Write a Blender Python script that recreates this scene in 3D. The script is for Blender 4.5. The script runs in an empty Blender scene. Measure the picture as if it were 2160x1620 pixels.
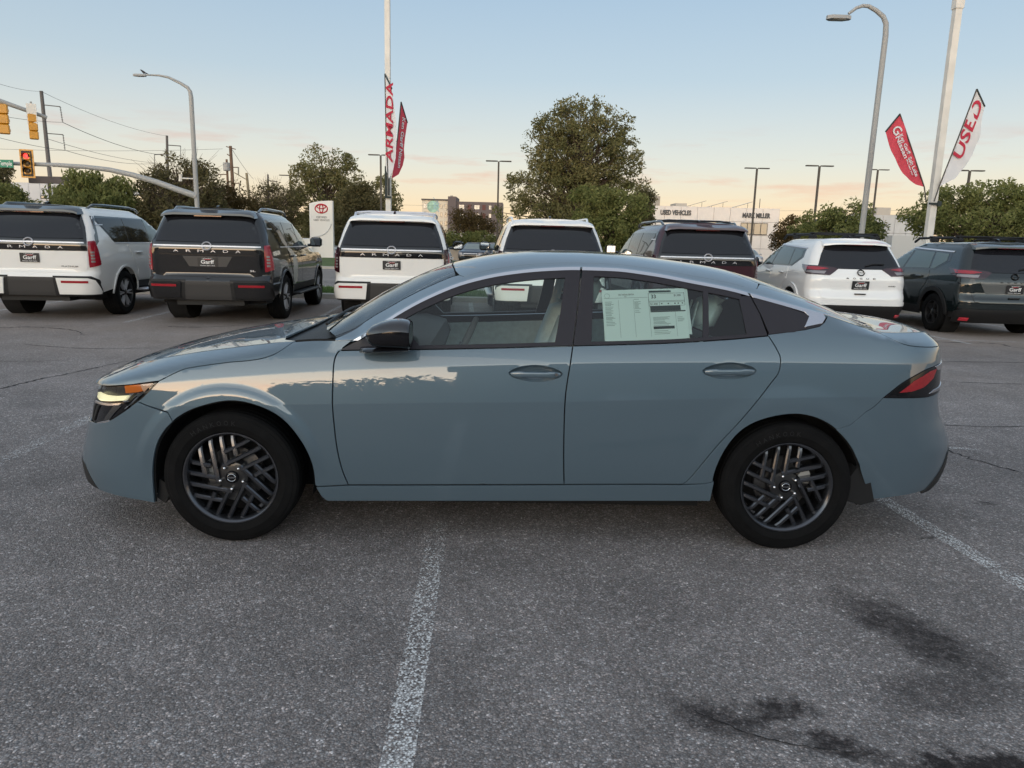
import bpy, bmesh, math, random
import numpy as np
from mathutils import Vector, Matrix
from mathutils.geometry import delaunay_2d_cdt

# ------------------------------------------------------------------ camera
scene = bpy.context.scene
R = math.radians
F_PX, PITCH, ROLL, CAM_H = 1558.4, 0.189175, 0.02536, 1.4773
_cp, _sp, _cr, _sr = math.cos(PITCH), math.sin(PITCH), math.cos(ROLL), math.sin(ROLL)
CF = np.array([0, _cp, -_sp]); _up = np.array([0, _sp, _cp]); _rt = np.array([1., 0, 0])
CR = _rt * _cr + _up * _sr; CU = -_rt * _sr + _up * _cr; CO = np.array([0, 0, CAM_H])
cam_d = bpy.data.cameras.new('camera'); cam = bpy.data.objects.new('camera', cam_d)
scene.collection.objects.link(cam); scene.camera = cam
cam_d.sensor_fit = 'HORIZONTAL'; cam_d.sensor_width = 36.0; cam_d.lens = F_PX / 2160 * 36.0
cam_d.clip_start = 0.05; cam_d.clip_end = 6000
cam.matrix_world = Matrix(((CR[0], CU[0], -CF[0], 0), (CR[1], CU[1], -CF[1], 0), (CR[2], CU[2], -CF[2], CAM_H), (0, 0, 0, 1)))

# ------------------------------------------------------------------ sky, sun, exposure
SUN_EL, SUN_AZ = R(2.2), R(197)          # low behind the camera, to the left (azimuth clockwise from +Y)
world = bpy.data.worlds.new('World'); scene.world = world; world.use_nodes = True
wt = world.node_tree; wt.nodes.clear()
def wn(t, **k):
    n = wt.nodes.new(t)
    for a, v in k.items(): setattr(n, a, v)
    return n
sky = wn('ShaderNodeTexSky', sky_type='NISHITA', sun_disc=False, sun_elevation=SUN_EL, sun_rotation=SUN_AZ)
sky.altitude = 1300; sky.air_density = 1.0; sky.dust_density = 2.0; sky.ozone_density = 2.2
bg = wn('ShaderNodeBackground'); bg.inputs['Strength'].default_value = 0.08
wo = wn('ShaderNodeOutputWorld')
# thin rosy cloud streaks low over the horizon, all round
tc = wn('ShaderNodeTexCoord'); sep = wn('ShaderNodeSeparateXYZ')
wt.links.new(tc.outputs['Generated'], sep.inputs[0])
mp = wn('ShaderNodeMapping'); mp.inputs['Scale'].default_value = (5.0, 5.0, 42.0)
wt.links.new(tc.outputs['Generated'], mp.inputs['Vector'])
nz = wn('ShaderNodeTexNoise'); nz.inputs['Scale'].default_value = 1.0; nz.inputs['Detail'].default_value = 6; nz.inputs['Roughness'].default_value = 0.62
wt.links.new(mp.outputs[0], nz.inputs['Vector'])
cr1 = wn('ShaderNodeValToRGB'); cr1.color_ramp.elements[0].position = 0.54; cr1.color_ramp.elements[1].position = 0.70
wt.links.new(nz.outputs['Fac'], cr1.inputs['Fac'])
band = wn('ShaderNodeValToRGB')        # height band where the streaks lie
be = band.color_ramp.elements; be[0].position = 0.035; be[0].color = (0, 0, 0, 1); be[1].position = 0.07; be[1].color = (1, 1, 1, 1)
e = be.new(0.105); e.color = (1, 1, 1, 1); e = be.new(0.15); e.color = (0, 0, 0, 1)
wt.links.new(sep.outputs['Z'], band.inputs['Fac'])
mm = wn('ShaderNodeMath', operation='MULTIPLY'); wt.links.new(cr1.outputs['Color'], mm.inputs[0]); wt.links.new(band.outputs['Color'], mm.inputs[1])
m2 = wn('ShaderNodeMath', operation='MULTIPLY'); m2.inputs[1].default_value = 0.8; wt.links.new(mm.outputs[0], m2.inputs[0])
# twilight gradient by height above the horizon (the same all round), added to the physical sky's glow
grad = wn('ShaderNodeValToRGB'); ge = grad.color_ramp.elements
stops = [(0.0, (.715, .525, .355)), (.04, (.70, .535, .37)), (.10, (.555, .52, .455)), (.20, (.375, .43, .462)), (.33, (.268, .358, .448)), (.6, (.34, .41, .485)), (1.0, (.39, .43, .48))]
ge[0].position = 0; ge[0].color = (*stops[0][1], 1); ge[1].position = 1; ge[1].color = (*stops[-1][1], 1)
for p_, c_ in stops[1:-1]:
    q_ = ge.new(p_); q_.color = (*c_, 1)
wt.links.new(sep.outputs['Z'], grad.inputs['Fac'])
cl = wn('ShaderNodeMixRGB', blend_type='MULTIPLY'); cl.inputs['Color2'].default_value = (1.0, 0.66, 0.60, 1)
wt.links.new(m2.outputs[0], cl.inputs['Fac']); wt.links.new(grad.outputs[0], cl.inputs['Color1'])
# the afterglow: brighter toward the sun's side, behind the camera
dt = wn('ShaderNodeVectorMath', operation='DOT_PRODUCT'); wt.links.new(tc.outputs['Generated'], dt.inputs[0]); dt.inputs[1].default_value = (math.sin(SUN_AZ), math.cos(SUN_AZ), 0)
gm = wn('ShaderNodeMapRange', interpolation_type='SMOOTHSTEP'); gm.inputs[1].default_value = -.25; gm.inputs[2].default_value = 1.0; gm.inputs[3].default_value = 0.0; gm.inputs[4].default_value = 1.0
wt.links.new(dt.outputs['Value'], gm.inputs[0])
ga = wn('ShaderNodeVectorMath', operation='MULTIPLY_ADD'); gz = wn('ShaderNodeMapRange', interpolation_type='SMOOTHSTEP'); gz.inputs[1].default_value = .12; gz.inputs[2].default_value = .70; gz.inputs[3].default_value = 1.0; gz.inputs[4].default_value = .10; wt.links.new(sep.outputs['Z'], gz.inputs[0])
gx = wn('ShaderNodeMath', operation='MULTIPLY'); wt.links.new(gm.outputs[0], gx.inputs[0]); wt.links.new(gz.outputs[0], gx.inputs[1]); wt.links.new(gx.outputs[0], ga.inputs[0]); ga.inputs[1].default_value = (4.9, 4.0, 3.0); ga.inputs[2].default_value = (1, 1, 1)
g2 = wn('ShaderNodeMapRange', interpolation_type='SMOOTHSTEP'); g2.inputs[1].default_value = .55; g2.inputs[2].default_value = 1.0; wt.links.new(dt.outputs['Value'], g2.inputs[0])
g3 = wn('ShaderNodeMapRange', interpolation_type='SMOOTHERSTEP'); g3.inputs[1].default_value = .0; g3.inputs[2].default_value = .32; g3.inputs[3].default_value = 3.6; g3.inputs[4].default_value = 0.; wt.links.new(sep.outputs['Z'], g3.inputs[0])
g4 = wn('ShaderNodeMath', operation='MULTIPLY'); wt.links.new(g2.outputs[0], g4.inputs[0]); wt.links.new(g3.outputs[0], g4.inputs[1])
g5 = wn('ShaderNodeVectorMath', operation='ADD'); wt.links.new(ga.outputs[0], g5.inputs[0]); wt.links.new(g4.outputs[0], g5.inputs[1])
gs = wn('ShaderNodeVectorMath', operation='MULTIPLY'); wt.links.new(cl.outputs[0], gs.inputs[0]); wt.links.new(g5.outputs[0], gs.inputs[1])
bg2 = wn('ShaderNodeBackground'); wt.links.new(gs.outputs[0], bg2.inputs['Color']); bg2.inputs['Strength'].default_value = 1.0
wt.links.new(sky.outputs['Color'], bg.inputs['Color']); add = wn('ShaderNodeAddShader')
wt.links.new(bg.outputs[0], add.inputs[0]); wt.links.new(bg2.outputs[0], add.inputs[1]); wt.links.new(add.outputs[0], wo.inputs['Surface'])
sun_d = bpy.data.lights.new('sun', 'SUN'); sun = bpy.data.objects.new('sun', sun_d); scene.collection.objects.link(sun)
sun_d.energy = 0.35; sun_d.angle = R(50); sun_d.color = (1.0, 0.80, 0.62)
_sd = Vector((math.sin(SUN_AZ) * math.cos(SUN_EL + R(6)), math.cos(SUN_AZ) * math.cos(SUN_EL + R(6)), math.sin(SUN_EL + R(6))))
sun.rotation_euler = _sd.to_track_quat('Z', 'Y').to_euler()
scene.view_settings.view_transform = 'Standard'; scene.view_settings.look = 'None'
scene.view_settings.exposure = 0.3; scene.view_settings.gamma = 1.0; scene.view_settings.use_curve_mapping = False
scene.render.engine = 'CYCLES'
scene.cycles.use_denoising = True
scene.cycles.max_bounces = 8; scene.cycles.transparent_max_bounces = 16; scene.cycles.transmission_bounces = 8
scene.cycles.caustics_reflective = False; scene.cycles.caustics_refractive = False
# ------------------------------------------------------------------ helpers
COL = scene.collection
rnd = random.Random(7)
def link(o, parent=None):
    COL.objects.link(o)
    if parent is not None: o.parent = parent
    return o
def tag(o, label=None, cat=None, group=None, kind=None):
    if label: o['label'] = label
    if cat: o['category'] = cat
    if group: o['group'] = group
    if kind: o['kind'] = kind
    return o
def thing(name, label, cat, loc=(0, 0, 0), rz=0.0, group=None):
    o = bpy.data.objects.new(name, None); o.empty_display_size = .2; link(o)
    o.location = loc; o.rotation_euler = (0, 0, rz); return tag(o, label, cat, group)
def at(px, py, Y):
    d = (px - 1080) / F_PX * CR - (py - 810) / F_PX * CU + CF
    return CO + d * (Y / d[1])
MATS = {}
def mat(name, col, rough=.5, metal=0., spec=.5, coat=0., var=0., vscale=8., bump=0., bscale=60., emit=None, estr=0., alpha=None, aniso=None):
    if name in MATS: return MATS[name]
    m = bpy.data.materials.new(name); m.use_nodes = True; nt = m.node_tree; b = nt.nodes['Principled BSDF']
    b.inputs['Base Color'].default_value = (*col, 1); b.inputs['Roughness'].default_value = rough; b.inputs['Metallic'].default_value = metal
    b.inputs['Specular IOR Level'].default_value = spec; b.inputs['Coat Weight'].default_value = coat; b.inputs['Coat Roughness'].default_value = .02
    if emit: b.inputs['Emission Color'].default_value = (*emit, 1); b.inputs['Emission Strength'].default_value = estr
    if var or bump:
        t = nt.nodes.new('ShaderNodeTexCoord')
    if var:
        n = nt.nodes.new('ShaderNodeTexNoise'); n.inputs['Scale'].default_value = vscale; n.inputs['Detail'].default_value = 6
        nt.links.new(t.outputs['Object'], n.inputs['Vector'])
        r = nt.nodes.new('ShaderNodeMapRange'); r.inputs[1].default_value = .25; r.inputs[2].default_value = .75; r.inputs[3].default_value = 1 - var; r.inputs[4].default_value = 1 + var
        nt.links.new(n.outputs['Fac'], r.inputs[0])
        mx = nt.nodes.new('ShaderNodeVectorMath'); mx.operation = 'SCALE'; mx.inputs[0].default_value = col
        nt.links.new(r.outputs[0], mx.inputs['Scale']); nt.links.new(mx.outputs[0], b.inputs['Base Color'])
    if bump:
        n2 = nt.nodes.new('ShaderNodeTexNoise'); n2.inputs['Scale'].default_value = bscale; n2.inputs['Detail'].default_value = 4
        nt.links.new(t.outputs['Object'], n2.inputs['Vector'])
        bp = nt.nodes.new('ShaderNodeBump'); bp.inputs['Strength'].default_value = bump; bp.inputs['Distance'].default_value = .02
        nt.links.new(n2.outputs['Fac'], bp.inputs['Height']); nt.links.new(bp.outputs[0], b.inputs['Normal'])
    MATS[name] = m; return m
def paint(name, col, flake=.0, rough=.45):
    """solid / metallic car paint: coloured base under a clear coat, faint orange peel"""
    if name in MATS: return MATS[name]
    m = mat(name, col, rough=rough, metal=flake, spec=.12, coat=1.0)
    nt = m.node_tree; b = nt.nodes['Principled BSDF']; b.inputs['Coat Roughness'].default_value = .015; b.inputs['Coat IOR'].default_value = 1.68
    t = nt.nodes.new('ShaderNodeTexCoord'); n = nt.nodes.new('ShaderNodeTexNoise'); n.inputs['Scale'].default_value = 9; n.inputs['Detail'].default_value = 2
    nt.links.new(t.outputs['Object'], n.inputs['Vector'])
    bp = nt.nodes.new('ShaderNodeBump'); bp.inputs['Strength'].default_value = .006; bp.inputs['Distance'].default_value = .02
    nt.links.new(n.outputs['Fac'], bp.inputs['Height']); nt.links.new(bp.outputs[0], b.inputs['Coat Normal'])
    return m
def glass(name, tint, refl=1.0, ior=1.5, body=(0, 0, 0), bodyf=0.0):
    """thin pane: tinted see-through plus mirror-like Fresnel reflection"""
    if name in MATS: return MATS[name]
    m = bpy.data.materials.new(name); m.use_nodes = True; nt = m.node_tree; nt.nodes.clear()
    o = nt.nodes.new('ShaderNodeOutputMaterial'); tr = nt.nodes.new('ShaderNodeBsdfTransparent'); tr.inputs[0].default_value = (*tint, 1)
    gl = nt.nodes.new('ShaderNodeBsdfGlossy'); gl.inputs['Roughness'].default_value = .01; gl.inputs[0].default_value = (refl, refl, refl, 1)
    fr = nt.nodes.new('ShaderNodeFresnel'); fr.inputs[0].default_value = ior
    mx = nt.nodes.new('ShaderNodeMixShader'); nt.links.new(fr.outputs[0], mx.inputs[0])
    first = tr
    if bodyf:
        df = nt.nodes.new('ShaderNodeBsdfDiffuse'); df.inputs[0].default_value = (*body, 1)
        first = nt.nodes.new('ShaderNodeMixShader'); first.inputs[0].default_value = bodyf
        nt.links.new(tr.outputs[0], first.inputs[1]); nt.links.new(df.outputs[0], first.inputs[2])
    nt.links.new(first.outputs[0], mx.inputs[1]); nt.links.new(gl.outputs[0], mx.inputs[2]); nt.links.new(mx.outputs[0], o.inputs[0])
    MATS[name] = m; return m
class MB:
    """collects shapes, builds ONE mesh object"""
    def __init__(s): s.v = []; s.f = []; s.m = []; s.mi = 0
    def add(s, vs, fs):
        k = len(s.v); s.v += [tuple(map(float, v)) for v in vs]; s.f += [tuple(i + k for i in f) for f in fs]; s.m += [s.mi] * len(fs); return s
    def box(s, c, d, M=None):
        x, y, z = d[0] / 2, d[1] / 2, d[2] / 2
        vs = [Vector((a * x, b * y, e * z)) for e in (-1, 1) for a, b in ((-1, -1), (1, -1), (1, 1), (-1, 1))]
        if M is not None: vs = [M @ v for v in vs]
        vs = [v + Vector(c) for v in vs]
        return s.add(vs, [(3, 2, 1, 0), (4, 5, 6, 7), (0, 1, 5, 4), (1, 2, 6, 5), (2, 3, 7, 6), (3, 0, 4, 7)])
    def bx(s, x0, x1, y0, y1, z0, z1): return s.box(((x0 + x1) / 2, (y0 + y1) / 2, (z0 + z1) / 2), (abs(x1 - x0), abs(y1 - y0), abs(z1 - z0)))
    def cbox(s, c, d, b=.01, M=None):
        """box with chamfered edges"""
        hx, hy, hz = d[0] / 2, d[1] / 2, d[2] / 2; b = min(b, hx * .9, hy * .9, hz * .9)
        def ring(x, y, z): return [(-x + b, -y, z), (x - b, -y, z), (x, -y + b, z), (x, y - b, z), (x - b, y, z), (-x + b, y, z), (-x, y - b, z), (-x, -y + b, z)]
        rs = [ring(hx - b, hy - b, -hz), ring(hx, hy, -hz + b), ring(hx, hy, hz - b), ring(hx - b, hy - b, hz)]
        vs = [Vector(p) for r in rs for p in r]
        if M is not None: vs = [M @ v for v in vs]
        vs = [v + Vector(c) for v in vs]; fs = [tuple(range(7, -1, -1)), tuple(range(24, 32))]
        for k in range(3):
            for i in range(8): j = (i + 1) % 8; fs.append((k * 8 + i, k * 8 + j, k * 8 + 8 + j, k * 8 + 8 + i))
        return s.add(vs, fs)
    def tube(s, pts, rad, n=10, cap=True, sq=False):
        P = [Vector(p) for p in pts]; k = len(P)
        if not hasattr(rad, '__len__'): rad = [rad] * k
        vs, fs = [], []; prev = None
        for i, p in enumerate(P):
            t = (P[min(i + 1, k - 1)] - P[max(i - 1, 0)]).normalized()
            if prev is None:
                a = Vector((0, 0, 1)) if abs(t.z) < .9 else Vector((1, 0, 0)); x = t.cross(a).normalized()
            else: x = (prev - t * prev.dot(t)).normalized()
            prev = x; y = t.cross(x)
            for j in range(n):
                an = 2 * math.pi * (j + (.5 if n == 4 else 0)) / n; vs.append(p + (x * math.cos(an) + y * math.sin(an)) * rad[i])
        for i in range(k - 1):
            for j in range(n): q = (j + 1) % n; fs.append((i * n + j, i * n + q, (i + 1) * n + q, (i + 1) * n + j))
        if cap: fs.append(tuple(range(n - 1, -1, -1))); fs.append(tuple(range((k - 1) * n, k * n)))
        return s.add(vs, fs)
    def lathe(s, prof, n=32, M=None, a0=0, a1=2 * math.pi):
        """prof: (radius, height along local z); revolved about z then moved by M"""
        full = abs(a1 - a0 - 2 * math.pi) < 1e-6; cnt = n if full else n + 1; vs, fs = [], []
        for r, h in prof:
            for j in range(cnt):
                a = a0 + (a1 - a0) * j / n; vs.append(Vector((r * math.cos(a), r * math.sin(a), h)))
        if M is not None: vs = [M @ v for v in vs]
        for i in range(len(prof) - 1):
            for j in range(n): q = (j + 1) % cnt; fs.append((i * cnt + j, i * cnt + q, (i + 1) * cnt + q, (i + 1) * cnt + j))
        return s.add(vs, fs)
    def prism(s, poly, h, M=None):
        """poly in local xy, extruded along local z by h (both ends capped)"""
        n = len(poly); vs = [Vector((p[0], p[1], 0)) for p in poly] + [Vector((p[0], p[1], h)) for p in poly]
        if M is not None: vs = [M @ v for v in vs]
        fs = [tuple(range(n - 1, -1, -1)), tuple(range(n, 2 * n))] + [(i, (i + 1) % n, n + (i + 1) % n, n + i) for i in range(n)]
        return s.add(vs, fs)
    def loft(s, rings, cap=True, closed=True):
        n = len(rings[0]); vs = [v for r in rings for v in r]; fs = []
        for i in range(len(rings) - 1):
            for j in range(n if closed else n - 1): q = (j + 1) % n; fs.append((i * n + j, i * n + q, (i + 1) * n + q, (i + 1) * n + j))
        if cap and closed: fs.append(tuple(range(n - 1, -1, -1))); fs.append(tuple(range((len(rings) - 1) * n, len(rings) * n)))
        return s.add(vs, fs)
    def mesh(s, name, mats, smooth=35):
        me = bpy.data.meshes.new(name); me.from_pydata(s.v, [], s.f)
        for m in (mats if isinstance(mats, (list, tuple)) else [mats]): me.materials.append(m)
        if any(s.m): me.polygons.foreach_set('material_index', s.m)
        if smooth:
            me.polygons.foreach_set('use_smooth', [True] * len(me.polygons)); me.set_sharp_from_angle(angle=R(smooth))
        me.update(); return me
    def build(s, name, mats, parent=None, smooth=35): return link(bpy.data.objects.new(name, s.mesh(name, mats, smooth)), parent)
def frame(o, x, y, z=None):
    """matrix with origin o and axes x, y (z = x cross y)"""
    x = Vector(x).normalized(); y = Vector(y); z = x.cross(y).normalized() if z is None else Vector(z).normalized(); y = z.cross(x)
    return Matrix(((x[0], y[0], z[0], o[0]), (x[1], y[1], z[1], o[1]), (x[2], y[2], z[2], o[2]), (0, 0, 0, 1)))
def text(name, s, h, m, parent, M, ext=.002, width=None, bold=0., shear=0., align='CENTER', spacing=1.0):
    """lettering as a mesh: cap height h, in local xy of matrix M, standing proud along its z"""
    c = bpy.data.curves.new(name, 'FONT'); c.body = s; c.size = 1.0; c.extrude = 0; c.offset = bold; c.shear = shear; c.align_x = align; c.align_y = 'CENTER'; c.space_character = spacing; c.resolution_u = 3
    t = bpy.data.objects.new(name, c); COL.objects.link(t)
    dg = bpy.context.evaluated_depsgraph_get(); me = bpy.data.meshes.new_from_object(t.evaluated_get(dg)); bpy.data.objects.remove(t); bpy.data.curves.remove(c)
    n = len(me.vertices); co = np.empty(n * 3); me.vertices.foreach_get('co', co); co = co.reshape(-1, 3)
    k = h / .70; sx = k
    if width: sx = width / max(1e-6, np.ptp(co[:, 0]))
    A = np.array(M); P = np.c_[co[:, 0] * sx, co[:, 1] * k, co[:, 2] * 0 + ext, np.ones(n)] @ A.T
    me.vertices.foreach_set('co', P[:, :3].ravel()); me.materials.clear(); me.materials.append(m); me.name = name; me.update()
    return link(bpy.data.objects.new(name, me), parent)
# ---- draped panels: 2-D outline triangulated and laid on a curved surface
def crv(pts, n=6):
    """Catmull-Rom through points"""
    P = [np.array(p, float) for p in pts]; out = []
    for i in range(len(P) - 1):
        p0 = P[max(i - 1, 0)]; p1 = P[i]; p2 = P[i + 1]; p3 = P[min(i + 2, len(P) - 1)]
        for k in range(n):
            t = k / n; out.append(.5 * ((2 * p1) + (-p0 + p2) * t + (2 * p0 - 5 * p1 + 4 * p2 - p3) * t * t + (-p0 + 3 * p1 - 3 * p2 + p3) * t ** 3))
    out.append(P[-1]); return [tuple(q) for q in out]
def area2(p): x, y = p[:, 0], p[:, 1]; return np.sum(x * np.roll(y, -1) - np.roll(x, -1) * y)
def resamp(p, step):
    out = []
    for i in range(len(p)):
        a, b = p[i], p[(i + 1) % len(p)]; n = max(1, int(math.ceil(np.linalg.norm(b - a) / step)))
        for k in range(n): out.append(a + (b - a) * k / n)
    return np.array(out)
def inside(pts, poly):
    x, y = pts[:, 0], pts[:, 1]; r = np.zeros(len(pts), bool); n = len(poly)
    for i in range(n):
        x1, y1 = poly[i]; x2, y2 = poly[(i + 1) % n]
        if y1 == y2: continue
        c = ((y1 > y) != (y2 > y)) & (x < (x2 - x1) * (y - y1) / (y2 - y1) + x1); r ^= c
    return r
def bdist(pts, poly):
    d = np.full(len(pts), 1e9)
    for i in range(len(poly)):
        a = poly[i]; b = poly[(i + 1) % len(poly)]; ab = b - a; L2 = max(ab @ ab, 1e-12)
        t = np.clip(((pts - a) @ ab) / L2, 0, 1); q = a + t[:, None] * ab; d = np.minimum(d, np.hypot(*(pts - q).T))
    return d
def shrink(p, g):
    t = np.roll(p, -1, 0) - np.roll(p, 1, 0); L = np.hypot(t[:, 0], t[:, 1])[:, None]; t = t / np.maximum(L, 1e-9)
    return p + np.c_[-t[:, 1], t[:, 0]] * g          # CCW -> inward
def clean(p, tol=1e-5):
    out = [p[0]]
    for q in p[1:]:
        if np.hypot(*(q - out[-1])) > tol: out.append(q)
    if np.hypot(*(out[0] - out[-1])) <= tol: out.pop()
    return np.array(out)
FEATS = []
def drape(poly, fmap, step=.03, gap=.003, off=0., hem=.012, hole=None, offf=None, edge=None):
    """returns (verts, faces, normals) of the outline laid on fmap"""
    p = clean(np.array(poly, float))
    if area2(p) < 0: p = p[::-1].copy()
    p = resamp(p, edge or step)
    if gap: p = shrink(p, gap)
    hp = None
    if hole is not None:
        hp = clean(np.array(hole, float)); hp = resamp(hp, step * .6)
    x0, y0 = p.min(0); x1, y1 = p.max(0)
    gx, gy = np.meshgrid(np.arange(x0, x1, step), np.arange(y0, y1, step * .9)); gx = gx + (np.arange(gx.shape[0]) % 2 * step * .5)[:, None]
    g = np.c_[gx.ravel(), gy.ravel()]; g = g[inside(g, p)] if len(g) else g
    if len(g): g = g[bdist(g, p) > step * .45]
    if FEATS and step <= .03 and len(g):                   # rows of points hugging the body creases
        fr_ = np.array(FEATS); fr_ = fr_[inside(fr_, p)]
        if len(fr_):
            fr_ = fr_[bdist(fr_, p) > .006]
            if len(fr_): dm = np.min(np.hypot(g[:, 0][:, None] - fr_[:, 0][None], g[:, 1][:, None] - fr_[:, 1][None]), 1); g = np.concatenate([g[dm > step * .35], fr_])
    if hp is not None: g = g[~inside(g, hp)]; g = g[bdist(g, hp) > step * .35]
    N = len(p); pts = [Vector(q) for q in p]; edges = [(i, (i + 1) % N) for i in range(N)]
    if hp is not None:
        k = len(pts); pts += [Vector(q) for q in hp]; edges += [(k + i, k + (i + 1) % len(hp)) for i in range(len(hp))]
    pts += [Vector(q) for q in g]
    vc, ve, vf, ov, oe, of = delaunay_2d_cdt(pts, edges, [], 0, 1e-7)
    V2 = np.array([(v[0], v[1]) for v in vc]); F = np.array([f for f in vf if len(f) == 3])
    cen = V2[F].mean(1); keep = inside(cen, p)
    if hp is not None: keep &= ~inside(cen, hp)
    F = F[keep]
    e = 1.5e-3
    P = fmap(V2[:, 0], V2[:, 1]); du = fmap(V2[:, 0] + e, V2[:, 1]) - fmap(V2[:, 0] - e, V2[:, 1]); dv = fmap(V2[:, 0], V2[:, 1] + e) - fmap(V2[:, 0], V2[:, 1] - e)
    n = np.cross(du, dv); n /= np.maximum(np.linalg.norm(n, axis=1), 1e-12)[:, None]
    ofs = np.full(len(P), off)
    if offf is not None: ofs = ofs + offf(V2, p)
    if np.ptp(ofs) > 1e-9:                               # shaped offset: take normals from the result later
        P = P + n * ofs[:, None]; nn = np.zeros_like(P); a, b, c = P[F[:, 0]], P[F[:, 1]], P[F[:, 2]]
        fn = np.cross(b - a, c - a)
        for k in range(3): np.add.at(nn, F[:, k], fn)
        n = nn / np.maximum(np.linalg.norm(nn, axis=1), 1e-12)[:, None]
    else: P = P + n * ofs[:, None]
    fn = np.cross(P[F[:, 1]] - P[F[:, 0]], P[F[:, 2]] - P[F[:, 0]])
    s = np.sign(np.sum(fn * n[F[:, 0]], 1)); F[s < 0] = F[s < 0][:, ::-1]
    verts = [P]; norms = [n]; faces = [tuple(f) for f in F]
    if hem:
        # boundary ring in order
        d = {}
        for i, lst in enumerate(ov):
            for j in lst:
                if j < N and j not in d: d[j] = i
        ring = [d[j] for j in range(N) if j in d]; k = len(P); M_ = len(ring)
        t2 = np.roll(V2[ring], -1, 0) - np.roll(V2[ring], 1, 0); t3 = np.roll(P[ring], -1, 0) - np.roll(P[ring], 1, 0)
        out = np.cross(t3, n[ring]); out /= np.maximum(np.linalg.norm(out, axis=1), 1e-12)[:, None]
        r1 = P[ring] + out * .0008 - n[ring] * .0012; r2 = P[ring] - n[ring] * hem
        verts += [P[ring], r1, r2]; n1 = n[ring] * .8 + out * .6; n2 = n[ring] * .3 + out * .95
        norms += [n1, n2, out]
        for rr in range(2):
            for i in range(M_):
                j = (i + 1) % M_; faces.append((k + rr * M_ + i, k + (rr + 1) * M_ + i, k + (rr + 1) * M_ + j, k + rr * M_ + j))
    return np.concatenate(verts), faces, np.concatenate(norms)
def mesh_n(name, data, m, parent=None, mirror=False):
    """mesh from (verts, faces, normals) pieces with given normals; mirror flips y"""
    vs, fs, ns, k = [], [], [], 0
    for v, f, n in data:
        v = np.array(v); n = np.array(n)
        if mirror: v = v * (1, -1, 1); n = n * (1, -1, 1); f = [tuple(reversed(q)) for q in f]
        vs.append(v); ns.append(n); fs += [tuple(i + k for i in q) for q in f]; k += len(v)
    V = np.concatenate(vs); Nn = np.concatenate(ns); Nn /= np.maximum(np.linalg.norm(Nn, axis=1), 1e-9)[:, None]
    me = bpy.data.meshes.new(name); me.from_pydata(V.tolist(), [], fs); me.materials.append(m)
    me.polygons.foreach_set('use_smooth', [True] * len(me.polygons)); me.update()
    me.normals_split_custom_set_from_vertices(Nn.tolist())
    return link(bpy.data.objects.new(name, me), parent)
# ------------------------------------------------------------------ sedan body surface
class Spl:
    """monotone cubic through points (vectorised)"""
    def __init__(s, *pts):
        x = np.array([p[0] for p in pts], float); y = np.array([p[1] for p in pts], float)
        h = np.diff(x); d = np.diff(y) / h; m = np.zeros(len(x))
        for i in range(1, len(x) - 1):
            if d[i - 1] * d[i] > 0:
                w1 = 2 * h[i] + h[i - 1]; w2 = h[i] + 2 * h[i - 1]
                m[i] = (w1 + w2) / (w1 / d[i - 1] + w2 / d[i])
        m[0] = d[0]; m[-1] = d[-1]
        s.x, s.y, s.m, s.h = x, y, m, h
    def __call__(s, v):
        v = np.clip(np.asarray(v, float), s.x[0], s.x[-1])
        i = np.clip(np.searchsorted(s.x, v, 'right') - 1, 0, len(s.x) - 2)
        t = (v - s.x[i]) / s.h[i]; t2 = t * t; t3 = t2 * t
        return (2 * t3 - 3 * t2 + 1) * s.y[i] + (t3 - 2 * t2 + t) * s.h[i] * s.m[i] + (-2 * t3 + 3 * t2) * s.y[i + 1] + (t3 - t2) * s.h[i] * s.m[i + 1]

UCF, UCR, PF, PR, QA = -0.28, 3.06, 2.5, 2.75, 0.75
uf = Spl((.10, -.90), (.18, -.95), (.24, -.975), (.32, -.985), (.40, -.965), (.48, -.938), (.55, -.918), (.63, -.896), (.70, -.865), (2, -.865))
ur = Spl((.10, 3.53), (.20, 3.65), (.30, 3.765), (.40, 3.79), (.48, 3.79), (.57, 3.752), (.68, 3.69), (.75, 3.675), (.90, 3.668), (.99, 3.665), (1.03, 3.655), (1.07, 3.62), (1.1, 3.58))
zb = Spl((-.9, .70), (-.6, .755), (-.3, .825), (0, .885), (.3, .93), (.52, .955), (.85, .967), (1.16, .979), (1.63, 1.002), (2.07, 1.024), (2.42, 1.053), (2.58, 1.071), (2.77, 1.085), (3.0, 1.075), (3.2, 1.045), (3.43, 1.01), (3.7, .97))
zr0 = Spl((-.9, .725), (-.8, .750), (-.656, .796), (-.515, .838), (-.218, .904), (0, .940), (.236, .976), (.4, .996), (.581, 1.006), (.681, 1.066), (.742, 1.102), (.801, 1.141), (.925, 1.21), (1.113, 1.288), (1.307, 1.334), (1.502, 1.358), (1.672, 1.367), (1.83, 1.366), (2.025, 1.348), (2.222, 1.317), (2.416, 1.284), (2.517, 1.26), (2.672, 1.222), (2.799, 1.188), (2.9, 1.162), (3.05, 1.118), (3.2, 1.083), (3.35, 1.080), (3.45, 1.078), (3.55, 1.055), (3.66, 1.0))
zt0 = Spl((-.9, .735), (-.8, .768), (-.7, .806), (-.6, .838), (-.47, .874), (-.34, .905), (-.2, .93), (0, .957), (.236, .99), (.353, 1.022), (.63, 1.185), (.82, 1.281), (1.003, 1.354), (1.159, 1.394), (1.32, 1.421), (1.487, 1.436), (1.7, 1.441), (1.9, 1.434), (2.2, 1.408), (2.485, 1.370), (2.644, 1.333), (2.878, 1.260), (3.049, 1.192), (3.15, 1.137), (3.22, 1.108), (3.30, 1.098), (3.42, 1.100), (3.54, 1.092), (3.60, 1.06), (3.66, 1.01))
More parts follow.
